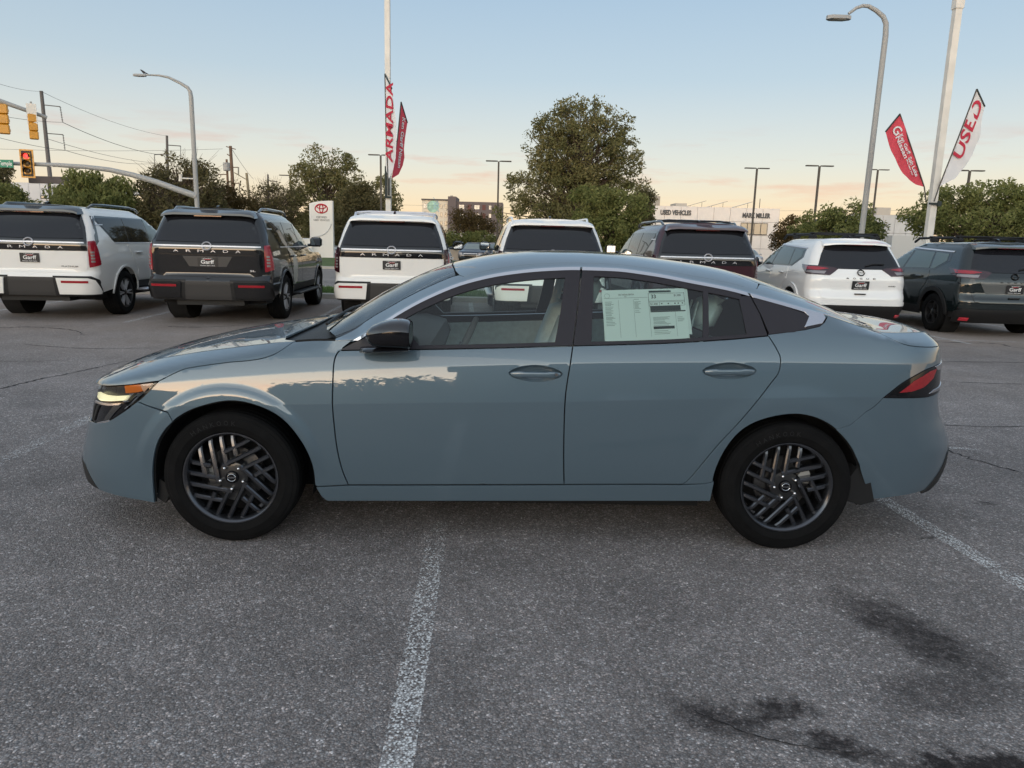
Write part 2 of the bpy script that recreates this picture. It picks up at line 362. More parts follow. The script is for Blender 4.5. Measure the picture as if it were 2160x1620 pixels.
wr0 = Spl((-.9, .62), (-.5, .66), (-.2, .70), (0, .725), (.236, .765), (.4, .805), (.581, .845), (.681, .80), (.801, .763), (.925, .725), (1.113, .682), (1.307, .656), (1.502, .643), (1.672, .638), (1.83, .640), (2.025, .65), (2.222, .667), (2.416, .684), (2.6, .705), (2.799, .735), (2.9, .745), (3.1, .72), (3.3, .70), (3.62, .68))
wm = Spl((-.95, .90), (-.4, .90), (0, .906), (.5, .898), (1.0, .898), (1.6, .90), (2.2, .903), (2.7, .909), (3.1, .90), (3.4, .885), (3.8, .87))
nsec = Spl((-.9, 2.3), (.35, 2.3), (.62, 1.12), (2.80, 1.12), (3.05, 1.7), (3.7, 2.2))
qtop = Spl((-.9, 2.2), (.9, 2.2), (1.3, 3.2), (2.4, 3.2), (2.9, 2.4), (3.7, 2.6))
def _end(u, z):
    u = np.asarray(u, float); z = np.asarray(z, float)
    tf = np.clip((UCF - u) / (UCF - uf(z)), 0, 1); tr = np.clip((u - UCR) / (ur(z) - UCR), 0, 1)
    return np.maximum(1 - tf ** PF, 0) ** (1 / PF) * np.maximum(1 - tr ** PR, 0) ** (1 / PR)
z_low = Spl((-.9, .66), (-.3, .68), (.5, .705), (1.6, .738), (2.53, .775), (3.1, .79), (3.8, .79))
z_sh = Spl((-.9, .70), (-.5, .765), (-.2, .80), (.1, .83), (.5, .862), (1.1, .897), (1.63, .922), (2.2, .94), (2.61, .950), (3.1, .952), (3.5, .945), (3.8, .94))
HUBS = ((0.0, .326), (2.71, .326))
def _lower0(u, z):
    u = np.asarray(u, float); z = np.asarray(z, float)
    zc = z_low(u) + 0 * z; zs = z_sh(u) + 0 * z; b = zb(u)
    t2 = np.clip(z, zc, zs) - zc; k2 = zs - zc; t3 = np.clip(np.minimum(z, b) - zs, 0, 1)
    w = wm(u) - (.105 * t2 + .16 * t2 ** 2) - (.27 * t3 + 1.0 * t3 ** 2)
    s = np.clip(zc - z, 0, 1)
    w = w - .19 * s ** 2.5 * np.where(u < -.2, .55, 1.0)
    # flared wheel-arch lips
    for (hu, hz), amp, r0, r1 in ((HUBS[0], .012, .415, .470), (HUBS[1], .0055, .42, .53)):
        r = np.hypot(u - hu, z - hz)
        k = np.clip((r1 - r) / (r1 - r0), 0, 1); k = k * k * (3 - 2 * k)
        fade = np.clip((z - .30) / .22, 0, 1); fade = fade * fade * (3 - 2 * fade)
        w = w + amp * k * fade
    return w
def lower(u, z): return _lower0(u, z) * _end(u, z)
def zr(u): return np.maximum(zr0(u), zb(u) + .004)
def zt(u): return np.maximum(zt0(u), zr(u) + .004)
def w_b(u): return lower(u, zb(u))
def w_r(u): return np.minimum(wr0(u) * _end(u, zb(u)), w_b(u) * .985)
def side_w(u, z):
    """half width of the body at (u, z): lower body, then shoulder / glasshouse up to the rail"""
    u = np.asarray(u, float); z = np.asarray(z, float)
    b, r = zb(u), zr(u); wb, wr = w_b(u), w_r(u)
    t = np.clip((z - b) / (r - b), 0, 1); n = nsec(u)
    dw = wb - wr
    a = np.clip(.36 * (r - b) / np.maximum(dw, 1e-3), .02, .95)
    g = np.where(n < 1.13, t * (1 - .06 * (1 - t)), a * t + (1 - a) * t ** n)
    up = wb - dw * g
    return np.where(z <= b, lower(u, z), up)
def top_z(u, w):
    r, t = zr(u), zt(u)
    return r + (t - r) * (1 - np.clip(np.abs(w) / np.maximum(w_r(u), 1e-4), 0, 1) ** qtop(u))
def q_of(u, z):
    u = np.asarray(u, float); z = np.asarray(z, float)
    tf = np.clip((UCF - u) / (UCF - uf(z)), 0, 1); tr = np.clip((u - UCR) / (ur(z) - UCR), 0, 1)
    qf = UCF - QA * np.arcsin(tf ** (PF / 2)); qr = UCR + QA * np.arcsin(tr ** (PR / 2))
    return np.where(u < UCF, qf, np.where(u > UCR, qr, u))
def u_of(q, z):
    q = np.asarray(q, float); z = np.asarray(z, float)
    thf = np.clip((UCF - q) / QA, 0, math.pi / 2 - 1e-3); thr = np.clip((q - UCR) / QA, 0, math.pi / 2 - 1e-3)
    return np.where(q < UCF, UCF - (UCF - uf(z)) * np.sin(thf) ** (2 / PF), np.where(q > UCR, UCR + (ur(z) - UCR) * np.sin(thr) ** (2 / PR), q))
def side_map(q, z):
    u = u_of(q, z); return np.stack([u, -side_w(u, z), np.asarray(z, float) + 0 * u], -1)
TS = .7
def top_map(q, tt):
    """q along, tt = TS * fraction from rail (0) to centre line (TS)"""
    zz = np.full(np.shape(q), .80); zz = np.where(np.asarray(q) > UCR, 1.06, zz)
    u = u_of(q, zz); w = w_r(u) * (1 - np.asarray(tt) / TS)
    return np.stack([u, -w, top_z(u, w)], -1)
# ------------------------------------------------------------------ the sedan in front
M_BODY = paint('blue_grey_paint', (.094, .138, .176), flake=.30, rough=.40)
M_SHELL = mat('dark_seam', (.006, .006, .007), .9)
M_BLKG = mat('gloss_black', (.008, .008, .010), .10, spec=.4)
M_BLKP = mat('black_plastic', (.014, .014, .015), .55, spec=.3, bump=.15, bscale=300)
M_TRIMB = mat('matt_black_trim', (.026, .024, .030), .34, spec=.28)
M_CHROME = mat('satin_chrome', (.60, .60, .64), .22, metal=1.0)
M_BRIGHT = mat('bright_chrome', (.80, .80, .82), .08, metal=1.0)
M_RUB = mat('tyre_rubber', (.007, .007, .0075), .8, spec=.10, bump=.12, bscale=90, var=.25, vscale=14)
M_ALLOY = mat('dark_alloy', (.088, .092, .105), .24, metal=.85, coat=.4)
M_ALLOYD = mat('black_alloy', (.013, .013, .015), .35, coat=.3)
M_STEEL = mat('brushed_steel', (.16, .16, .165), .4, metal=.9, var=.2, vscale=40)
M_CALIP = mat('caliper_grey', (.45, .45, .44), .5, metal=.3)
M_DARKIN = mat('cabin_dark', (.085, .087, .09), .8)
M_GREYIN = mat('cabin_grey', (.76, .84, .85), .85, var=.12, vscale=30)
M_LINER = mat('headliner', (.75, .76, .74), .9)
M_GLASS = glass('clear_glass', (.91, .99, .965), 1.0, 1.52)
M_GLASS2 = glass('rear_glass', (.74, .86, .84), 1.0, 1.56)
M_LENS = glass('lamp_lens', (.93, .93, .93), 1.0, 1.5)
M_AMBER = mat('amber_lens', (.80, .20, .02), .25, coat=.6)
M_AMBERP = mat('amber_pale', (.75, .45, .30), .25, coat=.6)
M_RED = mat('red_lens', (.26, .006, .014), .45, spec=.3, coat=.15, var=.25, vscale=60)
M_REDD = mat('deep_red_lens', (.07, .006, .010), .12, coat=.8)
M_DRL = mat('running_light', (.85, .85, .60), .3, emit=(1.0, .93, .55), estr=.55)
M_WHITE = mat('white_plastic', (.78, .78, .78), .5)
M_PAPER = mat('window_paper', (.95, .99, .965), .85)
M_PAPER2 = mat('window_paper_white', (.84, .88, .86), .85)
M_INK = mat('ink_black', (.03, .04, .04), .8)
M_INKG = mat('ink_grey', (.25, .31, .30), .8)
SX, SY, SYAW, SWN = -1.34540, 3.42332, .0268111, .88
sedan = thing('sedan_car', 'blue-grey four-door sedan parked broadside in the foreground', 'car', (SX - SWN * math.sin(SYAW), SY + SWN * math.cos(SYAW), 0), SYAW)
def qz(pts): a = np.array(pts, float); return np.c_[q_of(a[:, 0], a[:, 1]), a[:, 1]].tolist()
QF, QR = UCF - QA * 1.56, UCR + QA * 1.56
def F_(z): return (QF, z)
def B_(z): return (QR, z)
farch = crv([(-.378, .19), (-.372, .348), (-.343, .471), (-.301, .552), (-.233, .623), (-.137, .676), (.012, .713), (.14, .695), (.259, .632), (.348, .517), (.391, .403), (.399, .292)], 4)
rarch = crv([(2.341, .238), (2.344, .283), (2.349, .396), (2.383, .509), (2.449, .609), (2.546, .67), (2.683, .702), (2.792, .692), (2.895, .646), (2.991, .559), (3.051, .466), (3.084, .395), (3.155, .262)], 4)
iS = min(range(len(farch)), key=lambda i: abs(farch[i][0] + .250) + (farch[i][1] < .5) * 9)     # seam meets the arch here
iB = min(range(len(rarch)), key=lambda i: abs(rarch[i][0] - 2.93) + (rarch[i][1] < .55) * 9)
fedge = crv([(.578, .996), (.545, .970), (.515, .942), (.501, .90), (.498, .809), (.496, .709), (.501, .614), (.513, .483), (.534, .376), (.561, .297)], 5)
medge = crv([(1.633, 1.002), (1.622, .924), (1.601, .746), (1.604, .496), (1.614, .318)], 6)
redge = crv([(2.570, 1.074), (2.611, 1.003), (2.625, .961), (2.617, .899), (2.573, .835), (2.457, .675), (2.336, .52), (2.235, .365), (2.198, .329)], 6)
beltf = [(u, float(zb(u)) - .002) for u in np.linspace(.515, 1.633, 24)]
beltr = [(u, float(zb(u)) - .002) for u in np.linspace(1.633, 2.570, 20)]
hcut = crv([(-.317, .797), (-.221, .846), (-.158, .864), (-.001, .889), (.126, .904), (.215, .930), (.29, float(zr(.29)) - .001)], 6)
rail = lambda a, b, n=14, d=.001: [(u, float(zr(u)) - d) for u in np.linspace(a, b, n)]
lampedge = crv([(-.317, .797), (-.379, .733), (-.423, .695), (-.495, .642), (-.596, .582), (-.688, .556)], 4)
il = 8                                     # index of (-.423,.695)
P_fender = hcut + rail(.31, .570, 8) + fedge + [(.48, .290), (.41, .286)] + farch[:iS - 1:-1] + [(-.274, .652), (-.35, .671)] + lampedge[il:0:-1]
P_fdoor = beltf + medge[1:] + [(1.3, .311), (.9, .303)] + fedge[::-1][:-6]
P_rdoor = beltr + redge[1:] + [(2.0, .326), (1.8, .322)] + medge[::-1][:-1]
P_sill = [(.404, .281), (.561, .292), (.9, .298), (1.3, .306), (1.614, .313), (1.9, .320), (2.198, .324), (2.30, .332), (2.349, .345), (2.345, .240), (1.9, .2325), (1.408, .224), (.9, .215), (.453, .208), (.425, .235)]
tailtop = crv([(3.137, .788), (3.231, .858), (3.349, .909), (3.435, .925), (3.52, .933)], 4)
tcut = crv([(3.12, float(zr(3.12)) - .001), (3.165, 1.080), (3.206, 1.054), (3.277, 1.033), (3.40, 1.022), (3.50, 1.016)], 4)
P_quart = [(2.570, 1.074), (2.66, 1.0865), (2.755, 1.100), (2.83, 1.116), (2.862, 1.135), (2.880, 1.152)] + rail(2.893, 3.11, 8) + tcut
P_quart_q = qz(P_quart) + [B_(1.012), B_(.945)] + qz(tailtop[::-1]) + qz([(3.06, .7185), (2.99, .6535)] + rarch[iB:0:-1] + [rarch[0], (2.345, .30), (2.349, .345), (2.30, .334)] + redge[::-1][:-1])
P_rbump_q = qz(rarch[iB:] + [(3.29, .272), (3.45, .280)]) + qz([(3.60, .30)]) + [B_(.31), B_(.786)] + qz([(3.52, .784), (3.40, .778), (3.137, .786), (3.06, .718), (2.99, .653)])
P_fbump_q = qz(farch[iS::-1] + [(-.45, .20), (-.56, .208), (-.70, .216), (-.80, .228)]) + [F_(.245), F_(.50)] + qz([(-.80, .535), (-.742, .548)]) + qz(lampedge[:il - 1:-1]) + qz([(-.35, .669), (-.274, .650)])
NEAR = (False, True)
FEATS[:] = [(float(q_of(u, f(u) + d_)), float(f(u)) + d_) for f in (z_low, z_sh) for d_ in (-.016, -.0045, .0045, .016) for u in np.linspace(-.6, 3.55, 280)]
FEATS += [(float(q_of(hu + r_ * math.cos(t_), .326 + r_ * math.sin(t_))), .326 + r_ * math.sin(t_)) for hu, rs_ in ((0., (.408, .416, .425, .435, .446, .458, .470, .480)), (2.71, (.42, .435, .455, .475, .50, .53))) for r_ in rs_ for t_ in np.linspace(.05, math.pi - .05, 76)]
shell_data = []
def panel(name, polyq, m=M_BODY, parent=None, step=.03, gap=.0035, off=0., hem=.014, hole=None, extra=(), fm=None, back=True, offf=None, sides=NEAR):
    fm = fm or side_map; d = drape(polyq, fm, step, gap, off, hem, hole, offf)
    if back: shell_data.append(drape(polyq, fm, step * 2, -.004, off - .02, 0, hole))
    return [mesh_n(name, [d, *extra], m, parent or sedan, mirror=mr) for mr in sides]
ell = lambda cu, cz, a, b, sl=0., n=28, e=2.6: [(cu + math.copysign(abs(math.cos(t)) ** (2 / e), math.cos(t)) * a, cz + math.copysign(abs(math.sin(t)) ** (2 / e), math.sin(t)) * b + sl * math.copysign(abs(math.cos(t)) ** (2 / e), math.cos(t)) * a) for t in np.linspace(0, 2 * math.pi, n, endpoint=False)]
panel('front_fender', qz(P_fender), step=.02)
H1 = ell(1.457, .868, .130, .040, .004, 32, 1.75); H2 = ell(2.382, .901, .131, .040, .03, 32, 1.75)
fd = panel('front_door', P_fdoor, hole=H1); rd = panel('rear_door', P_rdoor, hole=H2)
panel('rocker_panel', P_sill, gap=.002)
panel('quarter_panel', P_quart_q, step=.02, gap=.0025)
panel('rear_bumper', P_rbump_q, step=.025, gap=.0004, hem=.006)
panel('front_bumper', P_fbump_q, step=.025, gap=.002)
# door handles in shallow scoops
bowl = lambda V2, p: -.026 * np.minimum(1, bdist(V2, p) / .026) ** .6
for H, (cu, cz, sl), doors in ((H1, (1.457, .868, .004), fd), (H2, (2.382, .901, .03), rd)):
    scoop = drape(H, side_map, .009, 0, 0, 0, None, bowl)
    for mr, door in zip(NEAR, doors):
        mesh_n('handle_scoop', [scoop], M_BODY, door, mirror=mr)
        rings = []
        for t in np.linspace(-1, 1, 15):
            u = cu + t * .118; z = cz - .004 + sl * t * .118; w = float(side_w(u, z)); k = 1 - abs(t) ** 5 * .45; o = .013 * (1 - abs(t) ** 4) - .002
            hz = .0135 * k * (1 + .25 * (abs(t) > .55)); hw = .008
            ring = [(u, -(w + o + hw * math.copysign(abs(math.cos(a)) ** .7, math.cos(a))), z + hz * math.copysign(abs(math.sin(a)) ** .7, math.sin(a))) for a in np.linspace(0, 2 * math.pi, 14, endpoint=False)]
            rings.append([(x, -y if mr else y, zz) for x, y, zz in ring])
        b = MB(); b.loft(rings if not mr else rings[::-1]); b.build('door_handle', M_BODY, door, 60)
    k = MB(); k.lathe([(0, .004), (.007, .004), (.008, 0)], 12, frame((cu + .098, -float(side_w(cu + .098, cz)) - .018, cz), (1, 0, 0), (0, 0, 1)))
    if cu < 2: k.build('key_lock', M_STEEL, doors[0])
# glasshouse: chrome surround, black sashes and pillars, panes
def band(u0, u1, d0, d1, n=40): return [(u, float(zr(u)) - d0) for u in np.linspace(u0, u1, n)] + [(u, float(zr(u)) - d1) for u in np.linspace(u1, u0, n)]
chr_f = [(.585, 1.0)] + [(u, float(zr(u)) - .002) for u in np.linspace(.60, 1.676, 30)] + [(u, float(zr(u)) - .019) for u in np.linspace(1.674, .68, 28)] + [(.612, 1.001)]
chr_r = [(u, float(zr(u)) - .002) for u in np.linspace(1.686, 2.50, 24)] + [(u, float(zr(u)) - .019) for u in np.linspace(2.51, 1.684, 24)]
chr_q = [(u, float(zr(u)) - .002) for u in np.linspace(2.512, 2.868, 12)] + [(2.872, 1.150), (2.846, 1.126), (2.752, 1.108), (2.79, 1.158)] + [(u, float(zr(u)) - .020) for u in np.linspace(2.77, 2.522, 8)]
for q in (chr_f, chr_r, chr_q): panel('window_surround_trim', q, M_CHROME, step=.02, gap=.001, off=.006, hem=.012, back=False)
blk = []
def dz(u, d): return (u, float(zr(u)) - d)
def bz(u, d): return (u, float(zb(u)) + d)
lin = lambda a, b, n: np.linspace(a, b, n)
sash = [
    [dz(u, .017) for u in lin(.66, 1.615, 26)] + [dz(u, .052) for u in lin(1.61, .79, 24)] + [(.72, 1.045)],                                   # front upper sash
    [bz(u, 0) for u in lin(.523, 1.630, 26)] + [bz(u, .016) for u in lin(1.628, .90, 16)] + [(.80, 1.09), (.74, 1.055), (.612, 1.0), (.59, .99), (.53, .957)],   # front waist strip and sail
    [dz(1.606, .017), dz(1.676, .017), (1.655, 1.172), bz(1.630, .003), bz(1.545, .003), (1.575, 1.15)],                                        # front part of B pillar
    [dz(1.686, .017), dz(1.744, .017), (1.732, 1.18), bz(1.720, .003), bz(1.636, .003), (1.662, 1.172)],                                        # rear part of B pillar
    [dz(u, .017) for u in lin(1.74, 2.47, 18)] + [dz(u, .044) for u in lin(2.46, 1.74, 18)],                                                     # rear upper sash
    [bz(u, 0) for u in lin(1.640, 2.566, 20)] + [bz(u, .014) for u in lin(2.562, 1.640, 20)],                                                    # rear waist strip
    [dz(2.281, .03), dz(2.306, .03), bz(2.284, .005), bz(2.256, .005)],                                                                         # divider bar
    [dz(2.455, .03), dz(2.512, .017), (2.545, 1.165), bz(2.566, .004), bz(2.470, .004)],                                                        # rear door C piece
    [dz(2.522, .017), dz(2.62, .017), dz(2.79, .024), (2.765, 1.112), bz(2.70, .006), (2.578, 1.079), (2.553, 1.165)],                           # opaque quarter light
    [(2.575, 1.0745), (2.66, 1.0865), (2.755, 1.100), (2.83, 1.116), (2.860, 1.134), (2.845, 1.127), (2.752, 1.108), (2.66, 1.094), (2.578, 1.0825)],
]
names = ['window_sash', 'window_sash', 'pillar_cover', 'pillar_cover', 'window_sash', 'window_sash', 'window_divider', 'pillar_cover', 'blanked_quarter_light', 'window_sash']
for nm, q in zip(names, sash): panel(nm, q, M_TRIMB, step=.03, gap=0, off=.002, hem=.012, back=False)
pane1 = [(.80, 1.088)] + [dz(u, .047) for u in lin(.83, 1.61, 20)] + [(1.575, 1.15), bz(1.548, .012)] + [bz(u, .012) for u in lin(1.5, .90, 10)]
pane2 = [dz(u, .040) for u in lin(1.738, 2.285, 14)] + [bz(2.26, .012)] + [bz(u, .011) for u in lin(2.2, 1.718, 8)]
pane3 = [dz(u, .040) for u in lin(2.30, 2.458, 6)] + [bz(2.474, .012), bz(2.28, .012)]
for q, g, dd in ((pane1, M_GLASS, fd), (pane2, M_GLASS2, rd), (pane3, M_GLASS2, rd)):
    d = drape(q, side_map, .06, 0, -.004, 0)
    for mr, par in zip(NEAR, dd): mesh_n('window_pane', [d], g, par, mirror=mr)
# ---- top surfaces (given per half, from the rail to the centre line, then mirrored into one mesh)
def tq(u): return float(q_of(u, .80 if u < 1 else 1.06))
def sym(name, polys, m, step=.04, gap=.003, off=0., hem=.012, parent=None, back=True, extra=()):
    ds = [drape(q, top_map, step, gap, off, hem) for q in polys] + list(extra)
    if back:
        for q in polys: shell_data.append(drape(q, top_map, step * 2, -.004, off - .02, 0))
    both = [(v, f, n) for v, f, n in ds] + [(v * (1, -1, 1), [tuple(reversed(q)) for q in f], n * (1, -1, 1)) for v, f, n in ds]
    return mesh_n(name, both, m, parent or sedan)
TC = TS + .0031                                         # runs just past the centre so both halves meet under the seam allowance
e_ws = .17 * TS; e_rf = .085 * TS
# hood: side facet + top
_nose = [-.864, -.86, -.85, -.835, -.81, -.78]
hood_side = drape(qz(hcut + rail(.27, -.30, 18, .0) + rail(-.32, -.76, 22, .0) + [(u, float(zr(u))) for u in _nose[::-1]] + [(u, float(zb(u)) + .006) for u in _nose] + [(-.72, .735), (-.60, .752), (-.45, .775)]), side_map, .015, .001, 0, .014)
hood_rear = [(.30, 0.0), (.225, .10 * TS), (.185, .3 * TS), (.20, .6 * TS), (.215, TC)]
hood_top = [(tq(u), -.001) for u in lin(.28, -.86, 40)] + [(QF, 0), (QF, TC)] + [(tq(u), TC) for u in lin(-.86, .2, 14)] + [(u, t) for u, t in hood_rear[::-1]]
hood = sym('hood', [hood_top], M_BODY, .025, .0005, extra=[hood_side])
# cowl
sym('cowl_panel', [[(.33, .02)] + [(u - .02, t) for u, t in hood_rear] + [(.36, TC), (.37, .5 * TS), (.43, .22 * TS), (.47, .10)]], M_BLKP, .04, 0, -.022, 0)
# A pillar / roof side frame / C pillar as one side frame per side
fr_in = [(.50, .02), (.56, .10 * TS), (.62, e_ws)] + [(u, e_ws) for u in lin(.68, 1.04, 10)] + [(1.075, .15 * TS), (1.10, e_rf)] + [(u, e_rf) for u in lin(1.2, 2.50, 16)] + [(2.575, .12 * TS), (2.60, .20 * TS), (2.625, .28 * TS)] + [(u, .30 * TS) for u in lin(2.70, 3.02, 8)] + [(3.09, .22 * TS), (3.105, .10 * TS), (3.12, .0)]
fr_out = [(u, -.002) for u in lin(3.10, .50, 60)]
d = drape(fr_in + fr_out, top_map, .03, .002, 0, .012); shell_data.append(drape(fr_in + fr_out, top_map, .08, 0, -.022, 0))
for mr in NEAR: mesh_n('side_frame', [d], M_BODY, sedan, mirror=mr)
roof_q = [(1.10, e_rf), (1.075, .15 * TS), (1.05, .3 * TS), (1.025, .6 * TS), (1.015, TC)] + [(u, TC) for u in lin(1.1, 2.50, 12)] + [(2.50, .6 * TS), (2.56, .36 * TS), (2.622, .288 * TS), (2.60, .20 * TS), (2.575, .12 * TS), (2.55, e_rf)] + [(u, e_rf) for u in lin(2.5, 1.2, 16)]
sym('roof_panel', [roof_q], M_BODY, .04, .0022)
ws_q = [(.60, e_ws), (.55, .10 * TS + .01), (.49, .045), (.46, .09), (.41, .26 * TS), (.355, .6 * TS), (.34, TC)] + [(u, TC) for u in lin(.45, .95, 6)] + [(1.012, TC), (1.02, .6 * TS), (1.045, .3 * TS), (1.055, e_ws + .004)] + [(u, e_ws + .004) for u in lin(1.02, .64, 12)]
sym('windshield', [ws_q], M_GLASS, .05, 0, .001, 0, back=False)
sym('windshield_border', [[(.50, .03), (.56, .10 * TS), (.62, e_ws)] + [(u, e_ws) for u in lin(.66, 1.05, 12)] + [(1.05, e_ws + .016)] + [(u, e_ws + .016) for u in lin(1.03, .64, 12)] + [(.55, .10 * TS + .018), (.485, .05)]], M_BLKG, .04, 0, .0, 0, back=False)
rw_q = [(2.505, TC), (2.505, .6 * TS), (2.565, .365 * TS), (2.628, .296 * TS)] + [(u, .305 * TS) for u in lin(2.70, 3.02, 8)] + [(3.08, .34 * TS), (3.13, .6 * TS), (3.14, TC)]
sym('rear_window', [rw_q], M_GLASS2, .05, .001, .0, 0, back=False)
# boot lid: top, side facet and the drop at the back
lid_side = drape(qz(tcut + [(3.60, 1.01)]) + [B_(1.008), B_(1.052)] + qz(rail(3.56, 3.12, 16, 0.)), side_map, .02, .002, 0, .012)
lid_top = [(3.12, -.002), (3.10, .10 * TS), (3.09, .3 * TS), (3.14, .6 * TS), (3.15, TC)] + [(tq(u), TC) for u in lin(3.2, 3.6, 8)] + [(QR, TC), (QR, 0)] + [(tq(u), -.003) for u in lin(3.60, 3.14, 14)]
sym('boot_lid', [lid_top], M_BODY, .025, .0015, extra=[lid_side])
bk = drape([(QR - .55, .95), (QR, .95), (QR, 1.006), (QR - .55, 1.006)], side_map, .03, .001, -.012, 0)
for mr in NEAR: mesh_n('boot_lid_lip', [bk], M_BODY, sedan, mirror=mr)
# ---- lamps and grille
lampq = qz([(-.322, .792), (-.379, .735), (-.42, .700), (-.485, .655), (-.50, .69), (-.60, .68), (-.70, .668), (-.745, .672), (-.74, .70), (-.722, .728), (-.60, .749), (-.45, .772)])
d = drape(lampq, side_map, .02, .002, -.03, 0); lens = drape(lampq, side_map, .02, .003, -.002, 0)
gr = drape(qz([(-.50, .688), (-.485, .652), (-.596, .584), (-.688, .558), (-.742, .550)]) + [F_(.51), F_(.715)] + qz([(-.74, .70), (-.745, .672), (-.70, .668), (-.60, .68)]), side_map, .02, .002, -.012, .02)
def q2(pts): return qz(pts)
for mr in NEAR:
    hl = mesh_n('headlamp', [lens], M_LENS, sedan, mirror=mr)
    mesh_n('lamp_housing', [d], mat('lamp_housing', (.10, .095, .09), .25, metal=.6), hl, mirror=mr)
    for nm, pts, m, o in (
            ('running_light', [(-.735, .690), (-.69, .702), (-.62, .703), (-.546, .709), (-.478, .719), (-.500, .694), (-.589, .681), (-.68, .668), (-.728, .672)], M_DRL, -.010),
            ('turn_signal', [(-.506, .762), (-.457, .770), (-.42, .776), (-.404, .746), (-.43, .738), (-.500, .728)], M_AMBER, -.016),
            ('turn_reflector', [(-.42, .776), (-.352, .786), (-.398, .742), (-.404, .746)], M_AMBERP, -.016),
            ('lamp_blade', [(-.474, .727), (-.448, .731), (-.492, .687), (-.511, .686)], M_BRIGHT, -.008),
            ('lamp_blade', [(-.428, .733), (-.400, .735), (-.494, .656), (-.513, .650)], M_BRIGHT, -.008),
            ('lamp_blade', [(-.440, .716), (-.425, .722), (-.505, .652), (-.52, .648)], M_BLKG, -.006)):
        mesh_n(nm, [drape(q2(pts), side_map, .012, 0, o, .006)], m, hl, mirror=mr)
    g = mesh_n('grille', [gr], M_BLKG, sedan, mirror=mr)
    for pts, m in (([(-.70, .554), (-.60, .587), (-.592, .580), (-.612, .568), (-.70, .549)], M_BRIGHT),
                   ([(-.735, .655), (-.60, .667), (-.52, .678), (-.53, .668), (-.60, .657), (-.735, .645)], M_CHROME),
                   ([(-.56, .664), (-.52, .664), (-.60, .588), (-.64, .58)], mat('grille_bar', (.03, .031, .033), .2, coat=.6)),
                   ([(-.73, .64), (-.715, .64), (-.745, .56), (-.755, .556)], M_SHELL), ([(-.70, .64), (-.675, .645), (-.728, .558), (-.742, .556)], M_SHELL)):
        mesh_n('grille_blade', [drape(q2(pts), side_map, .012, 0, -.006, .008)], m, g, mirror=mr)
    mesh_n('lower_lip', [drape(qz([(-.70, .219), (-.73, .245), (-.77, .29), (-.80, .325), (-.84, .33)]) + [F_(.33), F_(.235)], side_map, .02, 0, .002, .01)], M_BLKP, sedan, mirror=mr)
    # tail lamp
    tlq = qz(tailtop) + [B_(.94), B_(.79)] + qz([(3.52, .786), (3.40, .780)])
    tl = mesh_n('tail_lamp', [drape(tlq, side_map, .02, .002, .003, .012)], M_BLKG, sedan, mirror=mr)
    mesh_n('red_element', [drape(qz([(3.215, .812), (3.30, .868), (3.40, .905), (3.46, .912), (3.43, .87), (3.36, .832), (3.28, .815)]), side_map, .015, 0, .005, .003)], M_RED, tl, mirror=mr)
    mesh_n('chrome_element', [drape(qz([(3.44, .926), (3.52, .931), (3.60, .935), (3.62, .90), (3.56, .897), (3.47, .905)]), side_map, .015, 0, .006, .003)], M_CHROME, tl, mirror=mr)
    mesh_n('reverse_element', [drape(qz([(3.40, .797), (3.44, .812), (3.52, .818), (3.59, .83), (3.585, .812), (3.52, .803)]), side_map, .015, 0, .006, .003)], M_CHROME, tl, mirror=mr)
    mesh_n('rear_diffuser', [drape(qz([(3.46, .268), (3.52, .32), (3.58, .385), (3.64, .455)]) + [B_(.50), B_(.27)] + qz([(3.60, .262)]), side_map, .02, 0, .005, .012)], M_BLKP, sedan, mirror=mr)
FEATS[:] = []
# ---- inner shell, wheel wells, floor
d2 = [(v * (1, -1, 1), [tuple(reversed(q)) for q in f], n * (1, -1, 1)) for v, f, n in shell_data]
mesh_n('inner_shell', shell_data + d2, M_SHELL, sedan)
b = MB(); b.bx(.40, 2.32, -.74, .74, .17, .20); b.bx(-.75, .40, -.5, .5, .17, .24); b.bx(2.32, 3.5, -.5, .5, .20, .30)
for hu in (0, 2.71):
    for s in (-1, 1):
        b.lathe([(.39, -.25), (.39, .0)], 28, frame((hu, s * .86, .326), (1, 0, 0), (0, 0, 1), (0, s, 0)), -.25, math.pi + .25)
        b.lathe([(.02, -.25), (.395, -.25)], 28, frame((hu, s * .86, .326), (1, 0, 0), (0, 0, 1), (0, s, 0)), -.25, math.pi + .25)
b.build('underbody', M_SHELL, sedan)
for s in (-1, 1):
    f = MB(); f.prism([(3.06, .43), (3.12, .41), (3.165, .255), (3.10, .235), (3.03, .255), (3.0, .33)], .10, frame((0, s * .775, 0), (1, 0, 0), (0, 0, 1), (0, s, 0)))
    f.build('mud_flap', M_SHELL, sedan)
    f = MB(); f.prism([(-.385, .205), (-.33, .20), (-.31, .26), (-.365, .30)], .10, frame((0, s * .74, 0), (1, 0, 0), (0, 0, 1), (0, s, 0))); f.prism([(-.385, .205), (-.345, .175), (-.33, .20)], .10, frame((0, s * .74, 0), (1, 0, 0), (0, 0, 1), (0, s, 0)))
    f.build('splash_guard', M_BLKP, sedan)
